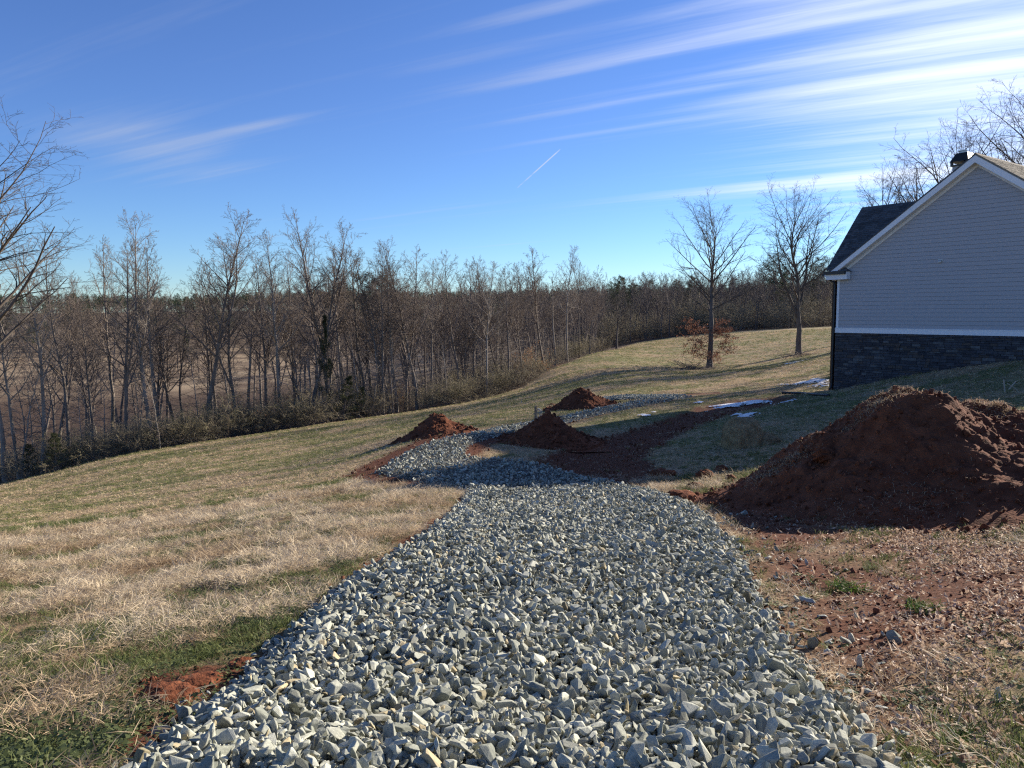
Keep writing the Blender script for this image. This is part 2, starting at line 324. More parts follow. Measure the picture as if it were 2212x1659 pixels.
PATH = GP([(130, 1800), (330, 1640), (430, 1555), (520, 1490), (600, 1400), (660, 1345), (745, 1265), (830, 1215), (890, 1180), (950, 1130), (1000, 1085), (1008, 1066), (965, 1052), (900, 1041), (850, 1032), (812, 1022),
           (838, 1003), (880, 978), (930, 957), (1000, 942), (1080, 927), (1140, 914), (1210, 903), (1262, 890), (1330, 876), (1400, 863), (1470, 856), (1500, 858), (1440, 868), (1380, 879), (1310, 894),
           (1240, 909), (1190, 926), (1110, 939), (1050, 949), (1012, 964), (1003, 978), (1020, 990), (1060, 993), (1130, 998), (1190, 1010), (1270, 1034), (1330, 1045), (1420, 1066), (1500, 1096), (1545, 1132),
           (1590, 1190), (1620, 1240), (1660, 1330), (1700, 1395), (1790, 1510), (1905, 1640), (2040, 1800)])
BRANCH = GP([(1290, 862), (1360, 858), (1440, 855), (1478, 855), (1440, 861), (1370, 864), (1300, 868)])
TRACK = GP([(1130, 990), (1190, 978), (1262, 957), (1400, 915), (1530, 872), (1640, 857), (1725, 853), (1712, 866), (1600, 890), (1540, 908), (1440, 955), (1405, 985), (1425, 1010), (1420, 1040), (1440, 1075), (1330, 1050), (1250, 1034), (1180, 1008)])
TIP = GP([(742, 1032), (790, 1002), (850, 975), (905, 952), (1000, 936), (1090, 922), (1150, 908), (1130, 925), (1000, 950), (930, 965), (880, 985), (830, 1015), (900, 1038), (960, 1048), (930, 1056), (840, 1050), (770, 1045)])
SHOULDER = GP([(1430, 1062), (1500, 1060), (1600, 1075), (2300, 1075), (2500, 1160), (2400, 1330), (2080, 1420), (2060, 1680), (1940, 1690), (1880, 1620), (1760, 1490), (1640, 1320), (1560, 1160), (1490, 1098)])
LEFTDIRT = [GP(p) for p in ([(215, 1659), (300, 1600), (330, 1540), (300, 1500), (345, 1460), (420, 1445), (480, 1440), (590, 1418), (600, 1405), (520, 1500), (420, 1570), (320, 1655)],
                            [(690, 1310), (720, 1280), (790, 1225), (860, 1180), (960, 1110), (1000, 1075), (1000, 1095), (900, 1185), (800, 1240), (720, 1300)])]
STRIP = GP([(1290, 860), (1440, 853), (1560, 846), (1560, 851), (1440, 857), (1300, 866)])
STRIP2 = GP([(1260, 905), (1380, 872), (1420, 868), (1330, 886), (1270, 900)])
# the sea of trees begins past this line
EDGE = GP([(-350, 1105), (0, 1046), (240, 987), (500, 946), (770, 906), (1000, 871), (1130, 836), (1182, 802), (1230, 784), (1290, 762)])
WOODS = np.vstack([EDGE, np.array([[22, 128], [60, 138], [140, 150], [400, 800], [-700, 800], [-700, 0]])])

NOTCH = GP([(998, 990), (992, 972), (1050, 942), (1112, 932), (1112, 948), (1055, 964), (1030, 984), (1060, 996), (1000, 994)])
def masks(x, y):
    r = np.hypot(x, y)
    wob = (fbm(x*3.1, y*3.1, 3)-0.5)*0.35*np.clip(r/10, 0.5, 2.0)
    n1 = fbm(x*0.9+5, y*0.9, 4)
    dirt = smooth(sdist(x, y, TRACK)+wob, -0.15, 0.2)
    for pg, lo, hi in ((TIP, -0.2, 0.15), (STRIP, -0.25, 0.1), (STRIP2, -0.2, 0.1), (NOTCH, -0.3, 0.1), (LEFTDIRT[0], -0.12, 0.02), (LEFTDIRT[1], -0.16, 0.02)):
        dirt = np.maximum(dirt, smooth(sdist(x, y, pg)+wob*0.7, lo, hi))
    sh = smooth(sdist(x, y, SHOULDER)+wob, -0.2, 0.5)
    fade = smooth(sdist(x, y, PATH), -2.2, 0.0)
    dirt = np.maximum(dirt, sh*np.clip(0.76+0.5*fade+(n1-0.5)*1.5, 0, 1))
    pd = sdist(x, y, PATH)
    dirt = np.maximum(dirt, smooth(pd, -0.13-0.55*np.clip(n1-0.42, 0, 1), 0.04))
    litter = smooth(sdist(x, y, WOODS)+(fbm(x*0.5, y*0.5, 3)-0.5)*2.5, -0.5, 0.8)
    # green and straw run in long streaks over the slope
    ca, sa = math.cos(0.45), math.sin(0.45); u = x*ca+y*sa; v = -x*sa+y*ca
    g = 0.34*fbm(u*0.10+3, v*0.36, 3)+0.66*fbm(u*0.55, v*1.5+9, 5, 0.62)
    green = 0.85*smooth(g+0.05*smooth(r, 8, 40), 0.44, 0.62)
    bl = 0.75*smooth(np.hypot((x+2.2)/1.0, (y-2.9)/0.9)+(fbm(x*3, y*3, 3)-0.5)*1.6, 1.2, 0.4)           # clover near the lower left corner
    ps = smooth(-pd, 0.75, 0.1)*smooth(-pd, -0.02, 0.1)*smooth(x, 0.6, -0.2)*smooth(r, 14, 7)*0.6*smooth(fbm(x*2.3, y*2.3+4, 3), 0.47, 0.66)
    house_green = smooth(np.hypot((x-11)/8, (y-24)/11), 1.15, 0.6)*0.55*smooth(fbm(x*0.4, y*0.4, 3), 0.3, 0.55)  # patchy greener grass in front of the house
    green = np.clip(np.maximum.reduce([green, bl, ps, house_green]), 0, 1)
    far = smooth(y, 150, 190)*smooth(x, 40, -20)
    return dirt, green, litter, far, pd

def terrain():
    rr = np.concatenate([[0.0, 0.8], np.geomspace(1.6, 900, 430)])
    th = np.concatenate([np.radians(np.linspace(-180, -58, 34)[:-1]), np.radians(np.linspace(-58, 58, 410)), np.radians(np.linspace(58, 180, 34)[1:])])
    R, T = np.meshgrid(rr, th, indexing='ij'); x = (R*np.sin(T)).ravel(); y = (R*np.cos(T)).ravel()
    z = H(x, y); dirt, green, litter, far, pd = masks(x, y)
    r = np.hypot(x, y)
    near = smooth(r, 30, 12)
    z = z+near*((fbm(x*2.3, y*2.3, 4)-0.5)*0.05+dirt*(fbm(x*9, y*9, 4, 0.6)-0.5)*0.05)+smooth(r, 12, 40)*(fbm(x*0.5, y*0.5, 3)-0.5)*0.14*smooth(r, 300, 100)
    z = z-0.10*smooth(sdist(x, y, TRACK), -0.1, 0.4)*smooth(r, 60, 40)
    n0, n1 = R.shape; idx = np.arange(n0*n1).reshape(n0, n1)
    Fq = np.stack([idx[:-1, :-1], idx[1:, :-1], idx[1:, 1:], idx[:-1, 1:]], -1).reshape(-1, 4)[:, ::-1]
    me = mesh('ground', np.stack([x, y, z], -1), Fq, True)
    fattr(me, 'dirt', dirt); fattr(me, 'green', green); fattr(me, 'litter', litter); fattr(me, 'far', far)
    m, N, L, b = new_mat('field_ground'); b.inputs['Roughness'].default_value = 0.95; b.inputs['Specular IOR Level'].default_value = 0.1
    tc = N.new('ShaderNodeTexCoord')
    def at(n):
        q = N.new('ShaderNodeAttribute'); q.attribute_name = n; return q.outputs['Fac']
    def nz(s, d=6, ro=0.6):
        q = N.new('ShaderNodeTexNoise'); q.inputs['Scale'].default_value = s; q.inputs['Detail'].default_value = d; q.inputs['Roughness'].default_value = ro; L.new(tc.outputs['Object'], q.inputs['Vector']); return q.outputs[0]
    def rmp(x, c1, c2, lo=0.32, hi=0.68):
        q = N.new('ShaderNodeValToRGB'); q.color_ramp.elements[0].position = lo; q.color_ramp.elements[1].position = hi
        q.color_ramp.elements[0].color = (*c1, 1); q.color_ramp.elements[1].color = (*c2, 1); L.new(x, q.inputs[0]); return q.outputs[0]
    def mx(f, a, b2):
        q = N.new('ShaderNodeMix'); q.data_type = 'RGBA'; L.new(f, q.inputs[0]); L.new(a, q.inputs[6]); L.new(b2, q.inputs[7]); return q.outputs[2]
    def mth(op, a, b2):
        q = N.new('ShaderNodeMath'); q.operation = op; q.use_clamp = True
        for i, v in enumerate((a, b2)):
            if isinstance(v, float): q.inputs[i].default_value = v
            else: L.new(v, q.inputs[i])
        return q.outputs[0]
    fine = nz(38); mid = nz(5); big = nz(0.7)
    straw = mx(mid, rmp(fine, (0.21, 0.145, 0.08), (0.50, 0.385, 0.24)), rmp(fine, (0.15, 0.095, 0.055), (0.42, 0.31, 0.19)))
    grn = rmp(fine, (0.06, 0.078, 0.025), (0.22, 0.235, 0.09))
    jit = mth('ADD', mth('MULTIPLY', mid, 1.0), -0.5)
    c = mx(mth('MULTIPLY', mth('ADD', at('green'), mth('MULTIPLY', jit, 0.6)), 0.85), straw, grn)
    c = mx(at('litter'), c, rmp(nz(9), (0.055, 0.036, 0.025), (0.135, 0.088, 0.058)))
    c = mx(at('far'), c, rmp(nz(0.09), (0.15, 0.105, 0.07), (0.36, 0.27, 0.17), 0.4, 0.62))
    c = mx(at('dirt'), c, mx(nz(2.2), rmp(fine, (0.062, 0.022, 0.013), (0.165, 0.064, 0.034)), rmp(fine, (0.085, 0.034, 0.020), (0.20, 0.088, 0.050))))
    L.new(c, b.inputs['Base Color'])
    bp = N.new('ShaderNodeBump'); bp.inputs['Strength'].default_value = 0.9; bp.inputs['Distance'].default_value = 0.05
    L.new(nz(16, 8, 0.7), bp.inputs['Height']); L.new(bp.outputs[0], b.inputs['Normal'])
    tag(link('ground', me, m), kind='structure')
terrain()

# ------------------------------------------------------------------ scatter: real little meshes set on points by geometry nodes
def source_collection(name, meshes, m):
    c = bpy.data.collections.new(name)
    for i, me in enumerate(meshes):
        me.materials.append(m); o = bpy.data.objects.new('%s_%02d' % (name, i), me); c.objects.link(o)
    return c
def scatter(name, pts, rot, scl, idx, cols, coll, kind='stuff', parent=None):
    me = mesh(name, pts, np.zeros((0, 3), int))
    a = me.attributes.new('rot', 'FLOAT_VECTOR', 'POINT'); a.data.foreach_set('vector', np.asarray(rot, np.float32).ravel())
    scl = np.asarray(scl, np.float32); scl = np.repeat(scl[:, None], 3, 1) if scl.ndim == 1 else scl
    a = me.attributes.new('scl', 'FLOAT_VECTOR', 'POINT'); a.data.foreach_set('vector', scl.ravel())
    a = me.attributes.new('idx', 'INT', 'POINT'); a.data.foreach_set('value', np.asarray(idx, np.int32))
    cattr(me, 'col', cols)
    o = link(name, me, None, parent); o['kind'] = kind
    nt = bpy.data.node_groups.new(name+'_scatter', 'GeometryNodeTree')
    nt.interface.new_socket('Geometry', in_out='INPUT', socket_type='NodeSocketGeometry'); nt.interface.new_socket('Geometry', in_out='OUTPUT', socket_type='NodeSocketGeometry')
    N = nt.nodes; L = nt.links
    gi = N.new('NodeGroupInput'); go = N.new('NodeGroupOutput'); ip = N.new('GeometryNodeInstanceOnPoints'); ci = N.new('GeometryNodeCollectionInfo')
    ci.inputs['Collection'].default_value = coll; ci.inputs['Separate Children'].default_value = True; ci.inputs['Reset Children'].default_value = True
    def na(n, t):
        q = N.new('GeometryNodeInputNamedAttribute'); q.data_type = t; q.inputs['Name'].default_value = n; return q.outputs['Attribute']
    L.new(gi.outputs[0], ip.inputs['Points']); L.new(ci.outputs[0], ip.inputs['Instance']); ip.inputs['Pick Instance'].default_value = True
    L.new(na('idx', 'INT'), ip.inputs['Instance Index']); L.new(na('scl', 'FLOAT_VECTOR'), ip.inputs['Scale'])
    er = N.new('FunctionNodeEulerToRotation'); L.new(na('rot', 'FLOAT_VECTOR'), er.inputs[0]); L.new(er.outputs[0], ip.inputs['Rotation'])
    L.new(ip.outputs[0], go.inputs[0])
    md = o.modifiers.new('scatter', 'NODES'); md.node_group = nt
    return o
def rnd(a, b, n): return rng.uniform(a, b, n)
def rock_mesh(name, seed, n=14, flat=0.7, rough=0.18):
    """angular broken stone: hull of a few random points"""
    import bmesh
    g = np.random.default_rng(seed); bm = bmesh.new()
    d = g.normal(size=(n, 3)); d /= np.linalg.norm(d, axis=1, keepdims=True); d *= g.uniform(1-rough*1.6, 1, (n, 1))
    d = np.sign(d)*np.abs(d)**0.75; d *= 0.5*np.array([1.0, g.uniform(0.55, 0.85), flat*g.uniform(0.6, 1)])
    for p in d: bm.verts.new(p)
    r = bmesh.ops.convex_hull(bm, input=bm.verts); bmesh.ops.delete(bm, geom=list({e for e in r['geom_interior'] if isinstance(e, bmesh.types.BMVert)}), context='VERTS')
    bmesh.ops.dissolve_limit(bm, angle_limit=0.18, verts=bm.verts, edges=bm.edges)
    bmesh.ops.bevel(bm, geom=list(bm.edges), offset=0.020, segments=1, affect='EDGES', clamp_overlap=True)
    me = bpy.data.meshes.new(name); bm.to_mesh(me); bm.free(); return me
def blades_mesh(name, n, lmin, lmax, w, lean, spread, seed, segs=2):
    g = np.random.default_rng(seed); V = []; Fs = []
    for i in range(n):
        a = g.uniform(0, 2*np.pi); b = g.uniform(0, 2*np.pi); r = spread*math.sqrt(g.random()); L_ = g.uniform(lmin, lmax); ln = g.uniform(*lean)
        p = np.array([r*math.cos(b), r*math.sin(b), -0.005]); dirn = np.array([math.cos(a)*math.sin(ln), math.sin(a)*math.sin(ln), math.cos(ln)])
        side = np.cross(dirn, [0, 0, 1.0]); side = side/(np.linalg.norm(side)+1e-6)
        side = side*math.cos(b)+np.cross(dirn, side)*math.sin(b)*0.7; k = len(V)
        for s in range(segs):
            ww = w*(1-0.35*s/segs); V += [p-side*ww/2, p+side*ww/2]; p = p+dirn*L_/segs
            dirn = dirn+np.array([math.cos(a), math.sin(a), -0.9])*g.uniform(0.15, 0.55); dirn /= np.linalg.norm(dirn)
            if p[2] < 0.004: p[2] = 0.004
        V.append(p)
        for s in range(segs-1): Fs.append((k+2*s, k+2*s+1, k+2*s+3, k+2*s+2))
        Fs.append((k+2*segs-2, k+2*segs-1, k+2*segs))
    return mesh(name, V, Fs)
def clover_mesh(name, n, spread, seed):
    g = np.random.default_rng(seed); V = []; Fs = []
    for i in range(n):
        r = spread*math.sqrt(g.random()); b = g.uniform(0, 2*np.pi); c = np.array([r*math.cos(b), r*math.sin(b), g.uniform(0.006, 0.035)]); s = g.uniform(0.006, 0.014); a = g.uniform(0, 6.3)
        t1 = np.array([math.cos(a), math.sin(a), g.uniform(-0.5, 0.5)])*s; t2 = np.array([-math.sin(a), math.cos(a), g.uniform(-0.5, 0.5)])*s
        k = len(V); V += [c-t1, c-t2*0.7, c+t1, c+t2*0.7]; Fs.append((k, k+1, k+2, k+3))
    return mesh(name, V, Fs)
def leaf_mesh(name, seed):
    g = np.random.default_rng(seed); V = []; Fs = []; n = 7; curl = g.uniform(0.3, 1.1); tw = g.uniform(-0.5, 0.5)
    for i in range(n):
        t = i/(n-1); w = 0.22*math.sin(math.pi*min(1, t*0.9+0.08))**0.7*(0.62+0.38*((i % 2)))
        x = t-0.5; z = curl*0.5*(x*x)+0.05*g.random()
        for s in (-1, 0, 1): V.append((x, s*w, z+abs(s)*curl*0.22*w*2+s*tw*x*0.4))
    for i in range(n-1):
        for s in range(2): k = i*3+s; Fs.append((k, k+1, k+4, k+3))
    return mesh(name, V, Fs)

M_rockinst = inst_mat('gravel_stone', 0.85, 0.25, nscale=9, namp=0.28, bump=0.5)
M_grassinst = inst_mat('grass_blade', 0.7, 0.2, trans=0.3)
M_leafinst = inst_mat('fallen_leaf', 0.6, 0.3, trans=0.3)
M_clodinst = inst_mat('soil_crumb', 0.95, 0.1, nscale=6, namp=0.3)
C_rock = source_collection('gravel_source', [rock_mesh('gravel_stone', 100+i, 13+i % 6, 0.55+0.06*(i % 6)) for i in range(14)], M_rockinst)
C_dry = source_collection('dry_source', [blades_mesh('dry_clump', 34, 0.035, 0.115, 0.0036, (0.75, 1.57), 0.11, i) for i in range(5)], M_grassinst)
C_grn = source_collection('green_source', [blades_mesh('green_clump', 26, 0.04, 0.11, 0.005, (0.1, 1.0), 0.07, 30+i) for i in range(3)], M_grassinst)
C_far = source_collection('far_source', [blades_mesh('far_clump', 16, 0.06, 0.16, 0.016, (0.2, 1.25), 0.16, 50+i) for i in range(4)], M_grassinst)
C_clv = source_collection('clover_source', [clover_mesh('clover_patch', 46, 0.10, 60+i) for i in range(3)], M_grassinst)
C_leaf = source_collection('leaf_source', [leaf_mesh('fallen_leaf', 70+i) for i in range(5)], M_leafinst)
C_clod = source_collection('crumb_source', [rock_mesh('soil_crumb', 200+i, 18, 0.75, 0.1) for i in range(5)], M_clodinst)

def polar_points(n, r0_, r1, a0, a1, power=1.0):
    """uniform in log r to uniform in area, by power (0..2)"""
    u = rng.random(n)
    r = r0_*(r1/r0_)**u if power == 0 else (r0_**power+u*(r1**power-r0_**power))**(1/power)
    t = np.radians(rnd(a0, a1, n)); return r*np.sin(t), r*np.cos(t), r
def ground_z(x, y): return H(x, y)+smooth(np.hypot(x, y), 30, 12)*(fbm(x*2.3, y*2.3, 4)-0.5)*0.05+smooth(np.hypot(x, y), 12, 40)*(fbm(x*0.5, y*0.5, 3)-0.5)*0.14
def lerp_cols(A, B, t): return np.asarray(A)[None]*(1-t[:, None])+np.asarray(B)[None]*t[:, None]

def build_gravel():
    """a bed slab and the crushed stone heaped on it"""
    parts = []
    for pg, lst in ((PATH, ((36000, 2.2, 5, 1.3, -42, 52), (60000, 5, 15, 1.3, -20, 32), (75000, 14.5, 60, 1.3, -13, 17))), (BRANCH, ((9000, 30, 44, 2.0, 0, 0),))):
        for n, ra, rb, pw, a0, a1 in lst:
            if pg is BRANCH:
                lo = pg.min(0); hi = pg.max(0); x = rnd(lo[0], hi[0], n); y = rnd(lo[1], hi[1], n)
            else: x, y, _ = polar_points(n, ra, rb, a0, a1, pw)
            sd = sdist(x, y, pg); r = np.hypot(x, y)
            edge = np.clip(sd+(fbm(x*5, y*5, 3)-0.5)*0.24, -0.3, 0.3)
            keep = rng.random(n) < np.maximum(smooth(edge, -0.10, 0.06), 0.07*np.exp(-np.abs(sd)/0.30)*(x > 0.1*y))
            parts.append(np.stack([x, y, np.clip(sd, 0, 1)], -1)[keep])
    A = np.vstack(parts); x, y, sd = A.T; n = len(x); r = np.hypot(x, y)
    base = ground_z(x, y)
    size = np.exp(rng.normal(-3.12, 0.40, n)); size = np.clip(size, 0.020, 0.10)*(0.95+0.022*np.clip(r, 0, 26))
    lay = rng.random(n)**1.4*np.clip(sd*1.2, 0, 0.055)
    crown = (fbm(x*1.5, y*1.5, 3)-0.5)*0.05
    z = base+0.008+0.055*smooth(sd, 0.0, 0.25)+lay+crown*smooth(sd, 0, 0.3)+size*0.12
    rot = np.stack([rng.normal(0, 0.7, n), rng.normal(0, 0.7, n), rnd(0, 6.28, n)], -1)
    t = rng.random(n); c = lerp_cols((0.20, 0.212, 0.172), (0.50, 0.50, 0.405), t)
    dark = rng.random(n) < 0.16; c[dark] *= 0.6; warm = rng.random(n) < 0.05; c[warm] *= np.array([1.15, 0.95, 0.72])
    scl = np.stack([size*rnd(0.85, 1.7, n), size*rnd(0.75, 1.2, n), size*rnd(0.6, 1.15, n)], -1)
    scatter('gravel', np.stack([x, y, z], -1), rot, scl, rng.integers(0, 14, n), c, C_rock)
    # bed under the stones, coloured dark to paint the shade in their gaps
    xs, ys, fs = [], [], []
    for pg in (PATH, BRANCH):
        lo = pg.min(0)-0.2; hi = pg.max(0)+0.2
        st = 0.14 if pg is PATH else 0.3
        gx, gy = np.meshgrid(np.arange(lo[0], hi[0], st), np.arange(lo[1], hi[1], st), indexing='ij'); s = sdist(gx, gy, pg)
        gz = ground_z(gx, gy)-0.05+0.10*smooth(s, -0.15, 0.2); ok = s > -0.16
        idx = np.arange(gx.size).reshape(gx.shape)+sum(len(q) for q in xs)
        q = ok[:-1, :-1] & ok[1:, :-1] & ok[1:, 1:] & ok[:-1, 1:]
        fs.append(np.stack([idx[:-1, :-1][q], idx[1:, :-1][q], idx[1:, 1:][q], idx[:-1, 1:][q]], -1)); xs.append(np.stack([gx.ravel(), gy.ravel(), gz.ravel()], -1))
    V = np.vstack(xs); Fq = np.vstack(fs); used = np.unique(Fq); mp = -np.ones(len(V), int); mp[used] = np.arange(len(used))
    tag(link('path_bed', mesh('path_bed', V[used], mp[Fq], True), mat('shaded_bed', (0.045, 0.045, 0.04), (0.11, 0.11, 0.095), 25, 0.95, 0.8, 60)), kind='structure')
build_gravel()

def build_grass():
    def put(name, x, y, coll, ncoll, size, cols, tilt=0.25, dz=0.0, zs=None):
        n = len(x); rot = np.stack([rng.normal(0, tilt, n), rng.normal(0, tilt, n), rnd(0, 6.28, n)], -1)
        s3 = np.stack([size, size, size*(zs if zs is not None else 1)], -1)
        return scatter(name, np.stack([x, y, ground_z(x, y)+dz], -1), rot, s3, rng.integers(0, ncoll, n), cols, coll)
    # near straw-coloured grass, blade by blade
    x, y, r = polar_points(105000, 2.2, 18, -40, 42, 1.15)
    d, g, l, f, pd = masks(x, y)
    tuft = 0.6*fbm(x*1.7+3, y*1.7, 3)+0.4*fbm(x*5.1, y*5.1+8, 2); rightside = smooth(x-0.25*y, 0.0, 0.9); hue = fbm(x*0.8+31, y*0.8, 3)
    keep = (pd < -0.05) & (l < 0.5) & (rng.random(len(x)) < (1-0.93*d)*(1-0.60*g)*(0.22+1.1*smooth(tuft, 0.40, 0.62))*(1-0.90*rightside))
    x, y, r, tuft, g, hue = x[keep], y[keep], r[keep], tuft[keep], g[keep], hue[keep]; n = len(x)
    t = np.clip(0.85*smooth(tuft, 0.38, 0.66)+rng.normal(0.02, 0.27, n), 0, 1)
    c = lerp_cols((0.22, 0.155, 0.095), (0.70, 0.585, 0.41), t); rd = smooth(hue, 0.5, 0.64)[:, None]; c = c*(1-rd)+c*np.array([0.80, 0.74, 0.68])*rd
    size = rnd(0.6, 1.15, n)*(0.55+0.75*smooth(tuft, 0.42, 0.66))*(0.95+0.035*r)
    put('dry_grass', x, y, C_dry, 5, size, c, zs=0.55+0.5*rng.random(n))
    # green grass near
    x, y, r = polar_points(60000, 2.2, 20, -40, 42, 1.1); d, g, l, f, pd = masks(x, y)
    keep = (pd < -0.05) & (l < 0.5) & (rng.random(len(x)) < (1-0.95*d)*(0.05+0.75*g)); x, y, r = x[keep], y[keep], r[keep]; n = len(x)
    c = lerp_cols((0.06, 0.085, 0.026), (0.21, 0.235, 0.085), rng.random(n))
    put('green_grass', x, y, C_grn, 3, rnd(0.5, 1.0, n)*(0.9+0.03*r), c)
    # low clover
    x, y, r = polar_points(24000, 2.2, 9, -40, 42, 1.2); d, g, l, f, pd = masks(x, y)
    cl = np.maximum(smooth(np.hypot((x+2.2)/1.0, (y-2.9)/0.9), 1.35, 0.6), 0.42*smooth(-pd, 0.9, 0.1)*smooth(x, 0.5, -0.3)*smooth(fbm(x*2.3, y*2.3+4, 3), 0.44, 0.60))
    cl = np.maximum(cl, 0.10*(rng.random(len(x)) < 0.5))
    keep = (pd < -0.04) & (rng.random(len(x)) < cl*(1-0.9*d)); x, y, r = x[keep], y[keep], r[keep]; n = len(x)
    c = lerp_cols((0.04, 0.06, 0.02), (0.15, 0.175, 0.07), rng.random(n))
    put('clover', x, y, C_clv, 3, rnd(0.6, 1.2, n), c, 0.1)
    # mid and far turf in clumps
    parts = []
    for nn, ra, rb, a0, a1, pw in ((150000, 13, 62, -40, 40, 1.2), (60000, 55, 125, 3, 40, 1.2)):
        x, y, r = polar_points(nn, ra, rb, a0, a1, pw); parts.append(np.stack([x, y, r], -1))
    A = np.vstack(parts); x, y, r = A.T; d, g, l, f, pd = masks(x, y)
    keep = (pd < -0.15) & (l < 0.35) & (rng.random(len(x)) < (1-0.97*d)); keep &= ~((x*0.804+y*0.595 > P0h@np.array([0.804, 0.595])+0.05) & (np.abs((x-P0h[0])*-0.595+(y-P0h[1])*0.804+6) < 6.2))
    x, y, r, g = x[keep], y[keep], r[keep], g[keep]; n = len(x)
    isg = rng.random(n) < np.clip(g*0.8+0.06, 0, 1)
    c = np.where(isg[:, None], lerp_cols((0.09, 0.11, 0.035), (0.27, 0.28, 0.10), rng.random(n)), lerp_cols((0.33, 0.24, 0.14), (0.72, 0.58, 0.38), rng.random(n)))
    size = rnd(0.55, 1.05, n)*(0.55+0.009*r)
    put('turf', x, y, C_far, 4, size, c, zs=0.30+0.35*rng.random(n))
    # fallen leaves, mostly on the right; some on the lawn
    x, y, r = polar_points(110000, 2.2, 18, -5, 42, 1.2); d, g, l, f, pd = masks(x, y)
    dens = smooth(x-0.42*y, -0.1, 1.3)*smooth(fbm(x*1.1, y*1.1, 3), 0.25, 0.55)*0.75+0.004+0.07*smooth(x-0.3*y, 0, 0.6)
    keep = (rng.random(len(x)) < dens) & (pd < 0.2); x, y, r = x[keep], y[keep], r[keep]; n = len(x)
    c = lerp_cols((0.17, 0.095, 0.06), (0.66, 0.51, 0.37), rng.random(n)**0.9)
    rot = np.stack([rng.normal(0, 0.6, n), rng.normal(0, 0.6, n), rnd(0, 6.28, n)], -1); size = rnd(0.022, 0.06, n)
    scatter('fallen_leaves', np.stack([x, y, ground_z(x, y)+0.012+0.02*rng.random(n)], -1), rot, size, rng.integers(0, 5, n), c, C_leaf)
    # soil crumbs on the bare clay
    x, y, r = polar_points(40000, 2.2, 30, -40, 42, 1.15); d, g, l, f, pd = masks(x, y)
    keep = (rng.random(len(x)) < d*0.75) & (pd < 0.0); x, y, r = x[keep], y[keep], r[keep]; n = len(x)
    c = lerp_cols((0.075, 0.027, 0.015), (0.21, 0.085, 0.047), rng.random(n))
    size = np.exp(rng.normal(-3.9, 0.55, n)).clip(0.008, 0.075)*(0.8+0.04*r); rot = np.stack([rnd(0, 6, n), rnd(0, 6, n), rnd(0, 6, n)], -1)
    scatter('soil_crumbs', np.stack([x, y, ground_z(x, y)+size*0.15], -1), rot, size, rng.integers(0, 5, n), c, C_clod)
P0 = P(1806, 716, 36.0); P0h = P0[:2].copy()
build_grass()

